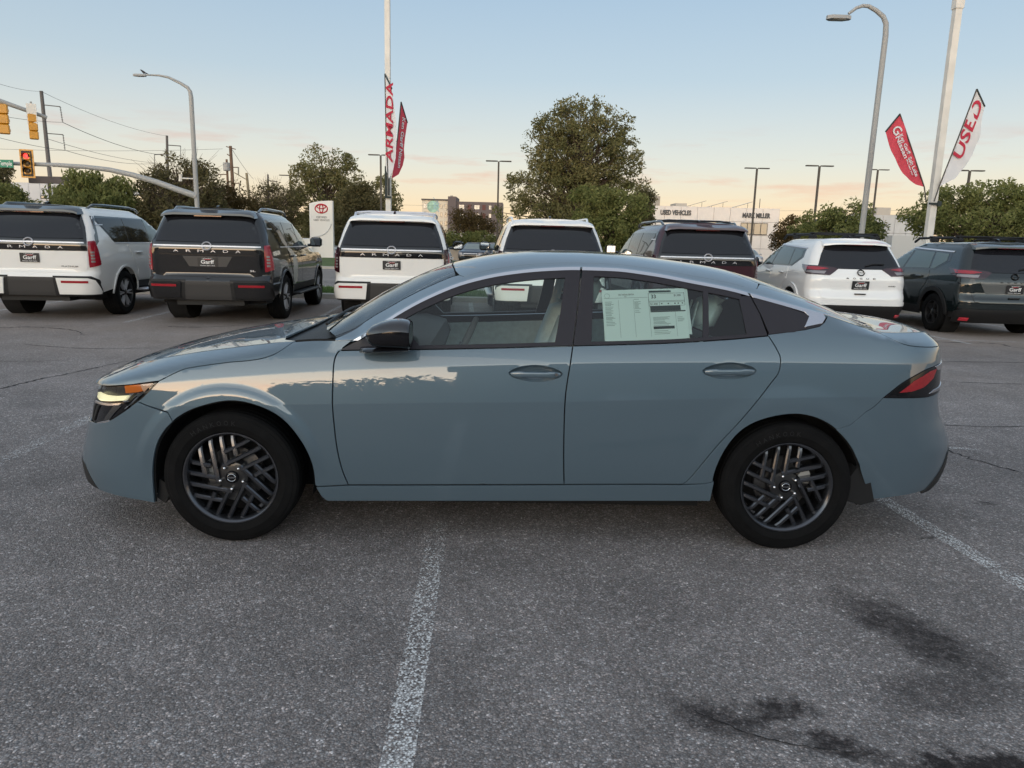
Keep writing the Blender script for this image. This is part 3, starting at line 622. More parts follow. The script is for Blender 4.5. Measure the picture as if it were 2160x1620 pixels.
# ---- wheels
def sedan_wheel(hu, s, rot):
    w = bpy.data.objects.new('wheel', None); link(w, sedan); w.location = (hu, s * .80, .326)
    Mx = frame((0, 0, 0), (1, 0, 0), (0, 0, 1), (0, s, 0)) if s > 0 else frame((0, 0, 0), (1, 0, 0), (0, 0, 1), (0, s, 0))
    KR = 1.055; Mt = Mx; Mr = Mx @ Matrix.Diagonal((KR, KR, 1, 1))
    t = MB(); t.lathe([(.205, -.095), (.24, -.112), (.285, -.108), (.312, -.098), (.324, -.080), (.326, -.05), (.322, -.048), (.322, -.042), (.326, -.04), (.326, -.004), (.322, -.002), (.322, .004), (.326, .006), (.326, .045), (.322, .047), (.322, .053), (.326, .055), (.325, .078), (.316, .092), (.306, .097), (.302, .0975), (.298, .101), (.285, .104), (.268, .106), (.264, .1075), (.260, .106), (.248, .103), (.234, .098), (.2285, .090), (.216, .086)], 72, Mx)
    ty = t.build('tyre', M_RUB, w, 25)
    if s < 0:
        for i_, ch in enumerate('HANKOOK'):
            an = R(126) - R(7.0) * i_; text('sidewall_letters', ch, .022, mat('sidewall_print', (.019, .019, .020), .8, spec=.2), ty, frame((.276 * math.cos(an), -.1085, .276 * math.sin(an)), (math.sin(an), 0, -math.cos(an)), (math.cos(an), 0, math.sin(an))), .0, .020, .0)
    r = MB(); r.lathe([(.218, .089), (.2165, .096), (.211, .096), (.205, .090), (.198, .078), (.196, .02), (.196, -.08), (.218, -.09)], 72, Mr)
    rim = r.build('rim', M_ALLOY, w, 40)
    sp = MB(); c = MB()
    for g in range(5):
        a = math.pi / 2 + rot - g * 2 * math.pi / 5; d = Vector((math.cos(a), math.sin(a))); p = Vector((-math.sin(a), math.cos(a)))
        for oj, e0 in ((.119, .030), (.066, -.010), (.014, .056), (-.038, .100)):
            r1 = math.sqrt(.203 ** 2 - oj ** 2); A = d * e0 + p * oj; B = d * r1 + p * oj; h = .0108
            # bar: chamfered, falling toward the rim
            def P(along, off, z): q = d * along + p * (oj + off); return Mr @ Vector((q.x, q.y, z))
            z0, z1, zb_ = .086, .080, .045
            al = [e0, r1 - .024, r1]; zt_ = [z0, z1, .070]
            rings = []
            for q_, zz in zip(al, zt_): rings.append([P(q_, -h, zb_), P(q_, h, zb_), P(q_, h, zz - .007), P(q_, h * .5, zz), P(q_, -h * .5, zz), P(q_, -h, zz - .007)])
            sp.loft(rings)
    sp.build('spokes', M_ALLOY, rim, 20)
    hb = MB(); hb.lathe([(.0, .070), (.050, .070), (.072, .064), (.082, .045), (.082, .02)], 40, Mx); hb.build('hub', M_ALLOYD, w, 30)
    cp = MB(); cp.lathe([(0, .083), (.022, .083), (.026, .081), (.027, .079), (.028, .082), (.030, .082), (.0315, .078), (.0315, .06)], 40, Mx); cap = cp.build('centre_cap', M_BLKG, w, 30)
    em = MB()
    for a0, a1 in ((R(14), R(166)), (R(194), R(346))): em.tube([Mx @ Vector((.0195 * math.cos(a), .0175 * math.sin(a), .0845)) for a in np.linspace(a0, a1, 20)], .0017, 6)
    em.build('emblem', M_BRIGHT, cap, 60)
    text('emblem_letters', 'NISSAN', .0062, M_BRIGHT, cap, frame((0, s * .0845, 0), (-s, 0, 0), (0, 0, 1)), .0008, .040, .02)
    for g in range(5):
        a = math.pi / 2 + rot + .45 - g * 2 * math.pi / 5; q = Mx @ Vector((.0572 * math.cos(a), .0572 * math.sin(a), .0))
        n = MB(); n.lathe([(0, .090), (.0045, .089), (.0078, .084), (.0088, .072), (.0088, .06)], 10, Mx @ Matrix.Translation((.0572 * math.cos(a), .0572 * math.sin(a), 0))); n.build('lug_nut', M_BRIGHT, w, 50)
    ds = MB(); ds.lathe([(.07, .018), (.138, .018), (.138, -.004), (.07, -.004)], 48, Mx); ds.build('brake_disc', M_STEEL, w)
    ca = MB(); aa = 2.95 if hu == 0 else .35
    if s > 0: pass
    pr = [(rr * math.cos(a), rr * math.sin(a)) for rr, aset in ((.145, np.linspace(aa - .32, aa + .32, 8)), (.088, np.linspace(aa + .26, aa - .26, 6))) for a in aset]
    ca.prism(pr, .035, Mx @ Matrix.Translation((0, 0, .006))); ca.build('brake_caliper', M_CALIP, w)
    bd = MB(); bd.lathe([(.0, -.03), (.196, -.03)], 32, Mx); bd.build('backing_plate', M_SHELL, w)
for s in (-1, 1): sedan_wheel(0., s, R(9)); sedan_wheel(2.71, s, R(-6))
# ---- door mirrors
for mr in (1, -1):
    rings_t, rings_b = [], []
    st = ((.672, .972, 1.042, .010, .012), (.682, .972, 1.042, .040, .030), (.705, .970, 1.045, .066, .048), (.745, .968, 1.050, .086, .060), (.79, .968, 1.055, .094, .066), (.835, .968, 1.056, .096, .068), (.866, .968, 1.054, .094, .066), (.876, .968, 1.053, .086, .060))
    def ring(u, w, z, hw, hz, a0, a1, n=14):
        return [(u + .02 * (math.sin(a) > 0) * math.sin(a) * (u > .8) * 0, -mr * (w + hw * math.copysign(abs(math.cos(a)) ** .75, math.cos(a))), z + hz * math.copysign(abs(math.sin(a)) ** .75, math.sin(a))) for a in np.linspace(a0, a1, n)]
    up = MB(); up.loft([ring(*s_, .18, math.pi - .18) for s_ in st][::mr], cap=False, closed=False); up.build('mirror_cap', mat('mirror_cap_black', (.012, .012, .016), .06, spec=.6, coat=.6), sedan, 60)
    lo = MB(); lo.loft([ring(*(s_[:3] + (s_[3] * .985, s_[4] * .985)), math.pi - .30, 2 * math.pi + .30) for s_ in st][::mr], cap=False, closed=False)
    lo.loft([[(.876, -mr * (.968 + .080 * math.cos(a)), 1.053 + .055 * math.sin(a)) for a in np.linspace(0, 2 * math.pi, 20, endpoint=False)], [(.868, -mr * (.968 + .07 * math.cos(a)), 1.053 + .047 * math.sin(a)) for a in np.linspace(0, 2 * math.pi, 20, endpoint=False)]])
    arm = [[(u, -mr * w, z + h) for w, h in ((.83, -.016), (.83, .016), (.97, .018), (.97, -.016))] for u, z, in ((.63, .968), (.70, .975), (.80, .985), (.865, .985))]
    lo.loft([[(u, -mr * (w0 + dw * math.cos(a)), z + .014 * math.sin(a)) for a in np.linspace(0, 2 * math.pi, 12, endpoint=False)] for u, w0, dw, z in ((.635, .90, .045, .967), (.68, .92, .075, .972), (.76, .93, .085, .980), (.83, .94, .08, .985), (.868, .95, .06, .988))])
    lo.build('mirror_housing', M_BLKG, sedan, 60)
# ---- cabin
b = MB(); b.bx(.45, 2.55, -.72, .72, .30, .33); b.bx(2.35, 2.45, -.66, .66, .33, 1.0); b.build('cabin_floor', M_DARKIN, sedan)
b = MB(); pr = [(.36, .80), (.36, .955), (.55, .985), (.80, .99), (.93, .955), (.96, .88), (.90, .70), (.70, .55), (.45, .5)]
b.prism([(x, y) for x, y in pr], 1.42, frame((0, .71, 0), (1, 0, 0), (0, 0, 1))); b.build('dashboard', M_DARKIN, sedan)
st = MB(); c0 = Vector((1.08, -.37, .90)); ax = Vector((-.9, 0, .42)).normalized(); Mw = frame(c0, (0, 1, 0), ax.cross(Vector((0, 1, 0))), ax)
st.tube([Mw @ Vector((.185 * math.cos(a), .185 * math.sin(a), 0)) for a in np.linspace(0, 2 * math.pi, 33)], .015, 8, False); st.box(c0, (.03, .30, .05)); st.tube([c0, c0 - ax * -.0 + Vector((-.2, 0, -.08))], .03, 8); st.build('steering_wheel', M_DARKIN, sedan)
def seat(y, u, wd, recl, head=True, hz=.0):
    b = MB(); M_ = Matrix.Rotation(R(recl), 4, 'Y')
    b.cbox((u - .18, y, .50), (.56, wd, .20), .06)
    b.cbox((u + .18, y, .82 + hz), (.15, wd * .94, .62), .06, Matrix.Rotation(R(recl), 3, 'Y'))
    o = b.build('seat', M_GREYIN, sedan, 60)
    if head: h = MB(); h.cbox((u + .18 + math.sin(R(recl)) * .44, y, .82 + .42 + hz), (.10, .27, .19), .045, Matrix.Rotation(R(recl), 3, 'Y')); h.tube([(u + .27, y - .06, 1.05), (u + .30, y - .06, 1.2)], .006, 6); h.tube([(u + .27, y + .06, 1.05), (u + .30, y + .06, 1.2)], .006, 6); h.build('headrest', M_GREYIN, o, 60)
seat(-.37, 1.42, .52, 20); seat(.37, 1.42, .52, 20)
for y in (-.42, .42): seat(y, 2.02, .60, 24, hz=-.10)
# inner door trims, belts and headliner
for q, nm in ((P_fdoor, 'door_trim'), (P_rdoor, 'door_trim')):
    d = drape(q, side_map, .08, .02, -.075, 0); d = (d[0], d[1], -d[2])
    for mr in NEAR: mesh_n(nm, [(d[0], [tuple(reversed(f)) for f in d[1]], d[2])], M_GREYIN, sedan, mirror=mr)
hd = drape(roof_q[:-1], top_map, .1, 0, -.035, 0); hl2 = (hd[0], [tuple(reversed(f)) for f in hd[1]], -hd[2])
mesh_n('headliner', [hl2, (hl2[0] * (1, -1, 1), [tuple(reversed(f)) for f in hl2[1]], hl2[2] * (1, -1, 1))], M_LINER, sedan)
b = MB()
for s in (-1, 1):
    b.tube([(1.70, s * .60, 1.30), (1.66, s * .70, 1.05), (1.60, s * .76, .70)], .028, 8); 
b.build('pillar_trim', M_LINER, sedan)
for s in (-1, 1):
    b = MB(); b.tube([(1.68, s * .57, 1.25), (1.60, s * .56, 1.0), (1.55, s * .52, .65)], .012, 4); b.build('seat_belt', M_LINER, sedan)
b = MB(); b.cbox((1.02, 0, 1.27), (.03, .22, .06), .01); b.tube([(1.02, 0, 1.3), (1.0, 0, 1.36)], .008, 6); b.build('rear_view_mirror', M_DARKIN, sedan)
# wipers
for y0, y1 in ((-.55, .05), (.10, .52)):
    b = MB(); P0 = [(.40 + .03 * abs(t), y0 + (y1 - y0) * t, float(top_z(.40 + .03 * t, y0 + (y1 - y0) * t)) + .022) for t in np.linspace(0, 1, 8)]
    b.tube(P0, .008, 6); b.tube([(.33, y1, 1.0), P0[4]], .01, 6); b.build('wiper', M_BLKP, sedan)
# ---- window sticker behind the rear side glass
sw = [(1.779, 1.257), (2.189, 1.277), (2.196, 1.048), (1.788, 1.022)]
def st_map(a, b):        # a,b in 0..1 -> local point just inside the pane
    a = np.asarray(a, float); b = np.asarray(b, float); P = [np.array(x) for x in sw]
    uz = (P[3][None] * ((1 - a) * (1 - b))[:, None] + P[2][None] * (a * (1 - b))[:, None] + P[1][None] * (a * b)[:, None] + P[0][None] * ((1 - a) * b)[:, None])
    return np.stack([uz[:, 0], -(side_w(uz[:, 0], uz[:, 1]) - .008), uz[:, 1]], -1)
sticker = thing('window_sticker', 'pale green price sheet inside the rear side window of the sedan', 'price sheet')
sticker.location = sedan.location; sticker.rotation_euler = sedan.rotation_euler
def sheet(name, a0, a1, b0, b1, m, lift, par, n=6, skew=0.):
    A, B = np.meshgrid(np.linspace(a0, a1, n), np.linspace(b0, b1, n)); P = st_map(A.ravel(), B.ravel()); P[:, 1] -= lift
    f = [(j * n + i, j * n + i + 1, (j + 1) * n + i + 1, (j + 1) * n + i) for j in range(n - 1) for i in range(n - 1)]
    me = bpy.data.meshes.new(name); me.from_pydata(P.tolist(), [], f); me.materials.append(m); return link(bpy.data.objects.new(name, me), par)
pp = sheet('paper', 0, 1, 0, 1, M_PAPER, 0, sticker)
sheet('paper_margin', .965, 1.035, .07, 1.0, M_PAPER2, -.0012, sticker); sheet('paper_margin', .0, .97, -.025, .03, M_PAPER2, -.0012, sticker)
def pr(*r, m=M_INKG, l=.0012): 
    A = [st_map(np.array([x]), np.array([y]))[0] for x, y in ((r[0], r[2]), (r[1], r[2]), (r[1], r[3]), (r[0], r[3]))]
    for v in A: v[1] -= l
    PRN.add(A, [(0, 1, 2, 3)])
PRN = MB()
for y in (.835,): pr(.02, .55, y, y + .006)
for x in (.19, .37, .552): pr(x, x + .003, .06, .80)
for x0, x1, ys in ((.03, .15, (.76, .73, .71, .69, .66, .63, .61, .585, .56, .54, .51, .49, .46, .44, .42, .39, .36, .33, .30)), (.38, .46, (.80, .75, .73, .71, .69, .67, .65, .63, .61, .57, .54)), (.59, .83, (.43, .41, .39, .37, .34, .32, .30, .27, .16, .13, .10)), (.88, .97, (.42, .39, .36, .34))):
    for y in ys: pr(x0, x0 + (x1 - x0) * rnd.uniform(.55, 1), y, y + .008)
pr(.565, .835, .925, .965, m=0); 
PRN.build('printed_lines', M_INKG, sticker, 0)
PRN = MB()
pr(.565, .82, .935, .968); pr(.565, .93, .56, .655); pr(.565, .985, .535, .558); pr(.585, .835, .20, .255)
for y in (.905, .755, .735, .655): pr(.555, .985, y, y + .005)
for x in (.555, .985): pr(x, x + .004, .66, .92)
pr(.68, .683, .665, .735); pr(.86, .862, .05, .53)
for x in (.70, .78, .86, .90, .95): pr(x, x + .016, .69, .712)
PRN.build('printed_blocks', M_INK, sticker, 0)
def stx(s, a, b, h, wdt, m=M_INK, bold=.0):
    o = st_map(np.array([a]), np.array([b]))[0]; x = st_map(np.array([a + .05]), np.array([b]))[0] - o; y = st_map(np.array([a]), np.array([b + .1]))[0] - o
    o[1] -= .0016; text('printed_words', s, h, m, sticker, frame(o, x, y), .0004, wdt, bold)
stx('33', .617, .845, .020, .024, bold=.015); stx('$1,000', .905, .86, .011, .034); stx('$1,400', .615, .695, .011, .036); stx('2027 NISSAN SENTRA', .29, .90, .0085, .078); stx('SV', .28, .862, .006, .010)
e = MB(); Lp = [st_map(np.array([.06 + .032 * math.cos(t)]), np.array([.885 + .045 * math.sin(t)]))[0] - (0, .0014, 0) for t in np.linspace(0, 2 * math.pi, 25)]; e.tube(Lp, .0006, 4, False)
e.build('printed_emblem', M_INKG, sticker)
# ------------------------------------------------------------------ parked vehicles
M_PLATE = mat('plate_black', (.022, .022, .024), .4)
M_PRINT = mat('plate_print', (.75, .75, .75), .5)
M_PRINTR = mat('plate_print_red', (.45, .03, .04), .5)
M_PRIV = mat('privacy_glass', (.012, .013, .017), .03, spec=.5)
M_SIDEG = mat('side_glass', (.10, .135, .135), .03, spec=.6)
M_PEARL = paint('pearl_white_paint', (.80, .785, .76), 0, .4)
M_SWHITE = paint('white_paint', (.82, .82, .82), 0, .4)
M_SBLACK = paint('black_paint', (.004, .004, .005), 0, .3)
M_MAROON = paint('dark_maroon_paint', (.040, .008, .014), .3, .35)
M_GREEN = paint('dark_green_paint', (.005, .010, .011), .2, .35)
M_TAILR = mat('tail_red', (.30, .010, .022), .12, coat=1.0)
M_TAILD = mat('tail_dark', (.030, .006, .010), .1, coat=1.0)
M_TAILC = mat('tail_clear', (.30, .28, .29), .25, metal=.4)
M_SILV = mat('silver_trim', (.62, .62, .66), .3, metal=.45)
M_BRAKE3 = mat('high_brake_lens', (.10, .010, .012), .2, coat=.5)
class Shape:
    """body as horizontal slices with rounded rear corners; unrolled coordinate s runs from the rear centre round to the front"""
    def __init__(s, yr, yf, w, r, fcut):
        s.yr, s.yf, s.w, s.r, s.fc = Spl(*yr), Spl(*yf), Spl(*w), Spl(*r), fcut
    def L(s, z): return s.w(z) - s.r(z)
    def s_of_y(s, y, z): return s.L(z) + s.r(z) * math.pi / 2 + (np.asarray(y) - s.yr(z) - s.r(z))
    def map(s, q, z):
        q = np.asarray(q, float); z = np.asarray(z, float); L, r, yr, yf, w = s.L(z), s.r(z), s.yr(z), s.yf(z), s.w(z)
        a = np.abs(q); th = np.clip((a - L) / r, 0, math.pi / 2)
        x = np.where(a < L, a, L + r * np.sin(th)); bow = .035 * (x / w) ** 2
        y = yr + r * (1 - np.cos(th)) + bow
        ys = np.maximum(a - L - r * math.pi / 2, 0); y = y + ys
        # slight barrel along the side, then the nose closes
        L2 = np.maximum(yf - yr, .5); t = np.clip((y - yr) / L2, 0, 1); x = x - .035 * (np.clip(t - .45, -.45, 1) / .5) ** 2 * (ys > 0) * .9
        k = np.clip((y - (yf - s.fc)) / s.fc, 0, 1); x = x * np.maximum(1 - k ** 2.6, 0) ** (1 / 2.6)
        y = np.minimum(y, yf)
        return np.stack([np.sign(q) * x, y, z + 0 * y], -1)
class Car:
    def __init__(c, name, label, cat, loc, rz, shape, group):
        c.t = thing(name, label, cat, loc, rz, group); c.S = shape
    def both(c, name, poly, m, off=.004, hem=.01, step=.09, gap=0., parent=None, edge=None, sides=(1, -1)):
        d = drape(poly, c.S.map, step, gap, off, hem, edge=edge or min(step, .05)); r = []
        for sg in sides:
            if sg == 1: r.append(mesh_n(name, [d], m, parent or c.t))
            else: r.append(mesh_n(name, [(d[0] * (-1, 1, 1), [tuple(reversed(q)) for q in d[1]], d[2] * (-1, 1, 1))], m, parent or c.t))
        return r
    def mid(c, name, half, m, off=.004, hem=.01, step=.09, parent=None):
        """outline given for the right half, from the centre line and back to it"""
        poly = list(half) + [(-x, z) for x, z in half[::-1]]
        return mesh_n(name, [drape(poly, c.S.map, step, 0, off, hem, edge=.05)], m, parent or c.t)
    def y(c, pts): return [(float(c.S.s_of_y(y, z)), z) for y, z in pts]
    def P(c, q, z, off=0.):
        a = c.S.map(np.array([q]), np.array([z]))[0]; e = 1e-3
        u = (c.S.map(np.array([q + e]), np.array([z])) - c.S.map(np.array([q - e]), np.array([z])))[0]; v = (c.S.map(np.array([q]), np.array([z + e])) - c.S.map(np.array([q]), np.array([z - e])))[0]
        n = np.cross(u, v); n /= np.linalg.norm(n); return a + n * off, u / np.linalg.norm(u), v / np.linalg.norm(v), n
    def tx(c, s, q, z, h, wd, m, off=.012, bold=0., parent=None, name='badge_letters', spacing=1.0):
        p, u, v, n = c.P(q, z, off); return text(name, s, h, m, parent or c.t, frame(p, u, v), 0., wd, bold, spacing=spacing)
    def emblem(c, q, z, r, m, mt):
        p, u, v, n = c.P(q, z, .016); A = frame(p, u, v); b = MB()
        for a0, a1 in ((R(13), R(167)), (R(193), R(347))): b.tube([A @ Vector((r * 1.08 * math.cos(a), r * math.sin(a), 0)) for a in np.linspace(a0, a1, 18)], r * .19, 6)
        for sg in (-1, 1): b.box(A @ Vector((sg * r * 1.18, 0, 0)), (r * .5, .006, r * .26), A.to_3x3())
        e = b.build('emblem', m, c.t, 60); text('emblem_letters', 'NISSAN', r * .34, mt, e, A, .004, r * 2.0, .02)
    def plate(c, z, off=.012, q=0.0):
        p, u, v, n = c.P(q, z, off); A = frame(p, u, v); b = MB()
        b.prism([(x * .155 + sx * 0, y * .078) for x, y in ((-.96, -1), (.96, -1), (1, -.92), (1, .92), (.96, 1), (-.96, 1), (-1, .92), (-1, -.92))] if (sx := 1) else [], .008, A); pl = b.build('dealer_plate', M_PLATE, c.t, 0)
        text('plate_words', 'Garff', .062, M_PRINT, pl, A, .010, .215, .02); text('plate_words', 'Nissan Salt Lake', .017, M_PRINT, pl, A @ Matrix.Translation((0, -.058, 0)), .010, .235, .012)
        text('plate_words', '* #TeamGarff *', .015, M_PRINT, pl, A @ Matrix.Translation((0, .060, 0)), .010, .17, .012)
        r_ = MB(); r_.add([A @ Vector(q_) for q_ in ((-.05, .038, .0095), (.055, .038, .0095), (.055, .047, .0095), (-.05, .047, .0095))], [(0, 1, 2, 3)]); r_.build('plate_mark', M_PRINTR, pl, 0)
    def wheel(c, x, y, rad, wid, rim_r, nsp, mr, ms, cap=False):
        s = 1 if x > 0 else -1; w = bpy.data.objects.new('wheel', None); link(w, c.t); w.location = (x, y, rad)
        A = frame((0, 0, 0), (0, 1, 0), (0, 0, 1)) if s > 0 else frame((0, 0, 0), (0, -1, 0), (0, 0, 1))
        h = wid / 2; k = rad
        t = MB(); t.lathe([(rim_r - .015, -h + .01), (rim_r + .03, -h), (k * .93, -h * .98), (k * .985, -h * .8), (k, -h * .6), (k, h * .6), (k * .985, h * .8), (k * .955, h * .93), (k * .9, h), (rim_r + .03, h), (rim_r, h - .015)], 40, A)
        for j in range(-2, 3): t.lathe([(k + .001, j * wid * .15 - .006), (k + .006, j * wid * .15), (k + .001, j * wid * .15 + .006)], 40, A)
        t.build('tyre', M_RUB, w, 30)
        r = MB(); r.lathe([(rim_r + .004, h - .02), (rim_r, h - .004), (rim_r - .012, h - .006), (rim_r - .02, h - .04), (rim_r - .02, -h + .05), (0, -h + .06)], 36, A); rim = r.build('rim', mr, w, 40)
        sp = MB()
        for i in range(nsp):
            for dlt in (-.13, .13):
                a = 2 * math.pi * i / nsp; d0 = Vector((math.cos(a), math.sin(a), 0)); d1 = Vector((math.cos(a + dlt), math.sin(a + dlt), 0)); pp = Vector((-math.sin(a), math.cos(a), 0))
                rings = [[A @ (d * q + pp * o + Vector((0, 0, zz))) for o, zz in ((-.012, h - .06), (.012, h - .06), (.008, h - .018), (-.008, h - .018))] for d, q in ((d0, .05), (d1, rim_r - .008))]
                sp.loft(rings)
        sp.build('spokes', ms, rim, 20)
        hb = MB(); hb.lathe([(0, h - .012), (.045, h - .014), (.07, h - .03), (.075, h - .07)], 24, A); hb.build('hub', mr, w, 40)
def suv_body(c, mb, zb0, ztop, arches, nose, mroof=None, roof_from=9, lower=None):
    """right half outline with wheel arches, mirrored; returns body object"""
    S = c.S; zs = np.linspace(zb0, ztop, 40)
    low = [(0, zb0)] + [(q, zb0) for q in np.linspace(.2, float(S.L(zb0)) + .2, 6)]
    bot = []
    for (ya, za, ra) in arches:
        for t in np.linspace(math.pi, 0, 18):
            y, z = ya - ra * math.cos(math.pi - t) * -1 * -1, za + ra * math.sin(t)
            y = ya + ra * math.cos(t)
            if z >= zb0: bot.append((y, z))
    pts = low + c.y(bot); front = [(float(S.s_of_y(float(S.yf(z)) - .004, z)), z) for z in zs]
    poly = pts + front + [(q, ztop) for q in np.linspace(front[-1][0], 0, 20)]
    d = drape(poly, S.map, .07, 0, 0, 0, edge=.05); mrr = (d[0] * (-1, 1, 1), [tuple(reversed(q)) for q in d[1]], d[2] * (-1, 1, 1))
    body = mesh_n('body', [d, mrr], mb, c.t)
    # roof skin with crown
    A = S.map(np.linspace(0, front[-1][0], 40), np.full(40, ztop)); b = MB(); rows = []
    for k, (f, dzz) in enumerate(((1, 0), (.93, .018), (.75, .035), (.4, .048), (0, .052))):
        rows.append([(x * f, y + (1 - f) * .02, ztop + dzz) for x, y, z in A])
    full = [r + [(-x, y, z) for x, y, z in r[::-1][1:]] for r in rows[:-1]]
    b.loft([*full], cap=False, closed=False); lastr = full[-1]; n = len(rows[0]); b.add(rows[3] + [(-x, y, z) for x, y, z in rows[3]], [(i, i + 1, n + i + 1, n + i) for i in range(n - 1)])
    b.build('roof', mroof or mb, c.t, 50)
    ub = MB(); ub.bx(-.85, .85, .35, float(S.yf(.7)) - .3, zb0 - .10, zb0 + .12)
    for ya, za, ra in arches:
        for s in (-1, 1):
            xx = float(S.w(za)); M_ = frame((s * (xx - .01), ya, za), (0, 1, 0), (0, 0, 1), (s, 0, 0)); ub.lathe([(ra - .004, -.32), (ra - .004, -.02)], 24, M_, 0 if True else 0, math.pi); ub.lathe([(.02, -.32), (ra, -.32)], 24, M_, 0, math.pi)
    ub.build('underbody', M_SHELL, c.t)
    return body
A_SHAPE = Shape(
    [(.3, .10), (.42, .04), (.50, .022), (.60, .012), (.74, .0), (.77, .01), (.83, .072), (.9, .068), (1.0, .064), (1.3, .052), (1.38, .07), (1.45, .12), (1.80, .27), (1.93, .30)],
    [(.3, 5.1), (.5, 5.25), (.9, 5.3), (1.1, 5.22), (1.20, 5.0), (1.27, 4.2), (1.31, 3.95), (1.6, 3.45), (1.80, 3.05), (1.93, 2.75)],
    [(.3, .93), (.45, .985), (.65, 1.01), (.95, 1.015), (1.15, 1.0), (1.30, .975), (1.5, .925), (1.75, .85), (1.86, .80), (1.93, .73)],
    [(.3, .24), (.8, .22), (1.2, .20), (1.5, .17), (1.93, .20)], .55)
def big_suv(label, loc, rz, mb, mroof, letters, black_gate, bars, lampd, rail_m, group='large three-row sport utility vehicles in the row'):
    c = Car('sport_utility_vehicle', label, 'suv', loc, rz, A_SHAPE, group); S = c.S
    suv_body(c, mb, .44, 1.93, ((1.22, .43, .47), (4.30, .43, .47)), None, mroof)
    # rear glass, frame and roof spoiler
    c.mid('tailgate_upper', [(0, 1.84), (.74, 1.83), (.83, 1.60), (.90, 1.36), (.905, 1.20), (0, 1.195)], M_SBLACK, .010, .012)
    c.mid('rear_window', [(0, 1.815), (.70, 1.805), (.795, 1.58), (.845, 1.405), (0, 1.395)], M_PRIV, .014, .004)
    sp = MB(); prof = [(.0, 1.84), (.55, 1.84), (.70, 1.825), (.765, 1.80)]; rings = []
    for x, zl in prof + [(-x, z) for x, z in prof[::-1][:]]:
        y0 = .30; rings.append([(x, y0 + .12, zl + .03), (x * .99, .145 + .06 * abs(x) ** 3, zl + .015), (x * .98, .150 + .06 * abs(x) ** 3, zl + .05), (x * .95, .26, min(1.955, zl + .105)), (x * .93, .45, min(1.965, zl + .12))])
    rings = [rings[i] for i in np.argsort([-r[0][0] for r in rings], kind='stable')]
    sp.loft(rings); spl = sp.build('roof_spoiler', mroof or mb, c.t, 50)
    bk = MB(); bk.bx(-.22, .22, .175, .20, 1.833, 1.85); bk.build('high_brake_lamp', M_BRAKE3, spl)
    # tailgate lower skin
    gate = [(0, 1.19), (.90, 1.19), (.905, .95), (.86, .845), (.70, .825), (0, .815)]
    c.mid('tailgate', gate, mb if not black_gate else mb, .006, .012)
    dish = [(0, 1.165), (.40, 1.165), (.30, .995), (0, .985)]
    pn = c.mid('plate_recess', dish, mb if mb is not M_SBLACK else mat('recess_sky_grey', (.05, .05, .052), .3), .008, .006)  # on the black SUV the grey colour stands in for reflected sky
    c.mid('chrome_strip', [(0, 1.345), (.86, 1.345), (.862, 1.325), (0, 1.325)], M_SILV, .020, .01)
    c.emblem(0, 1.335, .066, M_SILV, M_SILV)
    wds = 'ARMADA'
    for i, ch in enumerate(wds): c.tx(ch, -.50 + .20 * i, 1.252, .042, .095 if ch == 'M' else .082, M_SILV, .014, .0)
    if letters: c.tx(letters[0], letters[1], .93, .028, letters[2], M_SILV if black_gate else mat('badge_grey', (.25, .25, .26), .3, metal=.8), .012, .02)
    c.plate(1.07, .014)
    # tail lamps wrapping the corner
    s0 = lambda z: float(S.L(z))
    lq = [(.915, 1.36), (1.02, 1.375), (1.10, 1.33), (1.15, 1.20), (1.165, .99), (1.10, .955), (.915, .915)]
    for sg, tl in zip((1, -1), c.both('tail_lamp', lq, M_TAILD if lampd else M_TAILR, .012, .02, .05)):
        S1 = (sg,)
        c.both('lamp_red', [(1.00, 1.10), (1.03, 1.30), (1.10, 1.28), (1.14, 1.12), (1.15, 1.00), (1.02, .975)], M_TAILR, .015, .004, .05, parent=tl, sides=S1)
        for k in range(4): c.both('lamp_segment', [(.945, 1.19 - k * .052), (1.005, 1.19 - k * .052), (1.005, 1.158 - k * .052), (.945, 1.158 - k * .052)], M_TAILC, .016, .004, .05, parent=tl, sides=S1)
    # bumper: dark centre, coloured pods, reflectors
    c.mid('bumper_centre', [(0, .745), (.42, .745), (.44, .43), (0, .43)], mat('bumper_grey', (.042, .040, .040), .55, spec=.3), .010, .02)
    for pts, m, nm, of in (([(.36, .765), (.95, .765), (1.10, .70), (1.22, .50), (1.20, .425), (.38, .425)], M_BLKP, 'bumper_surround', .012),
                           ([(.42, .735), (.90, .735), (1.00, .70), (1.13, .46), (.45, .46)], mb, 'bumper_pod', .035)):
        c.both(nm, pts, m, of, .03, .06)
    for rf in c.both('bumper_reflector', [(.50, .692), (.90, .692), (.90, .655), (.50, .655)], mat('reflector_red', (.30, .012, .022), .45, spec=.2), .042, .006, .06): pass
    b = MB(); b.bx(-.55, .55, .12, .6, .33, .45); b.build('rear_skid_plate', M_BLKP, c.t)
    # sides
    sill = [(1.70, .62), (3.82, .62), (3.82, .50), (1.70, .50)]
    c.both('rocker_cladding', c.y(sill), M_BLKP, .008, .01)
    win = [[(.52, 1.40), (.60, 1.76), (1.50, 1.79), (1.50, 1.345), (1.02, 1.345), (.70, 1.62), (.58, 1.62)],
           [(1.54, 1.345), (1.54, 1.79), (2.42, 1.79), (2.42, 1.345)], [(2.48, 1.345), (2.48, 1.79), (2.85, 1.77), (3.25, 1.60), (3.62, 1.40), (3.66, 1.345)]]
    win[0] = [(.98, 1.36), (.56, 1.72), (.60, 1.77), (1.50, 1.79), (1.50, 1.345), (1.00, 1.345)]
    c.both('window_base', c.y([(.50, 1.74), (.58, 1.81), (2.85, 1.81), (3.30, 1.62), (3.74, 1.335), (.97, 1.335)]), M_SBLACK, .003, .004)
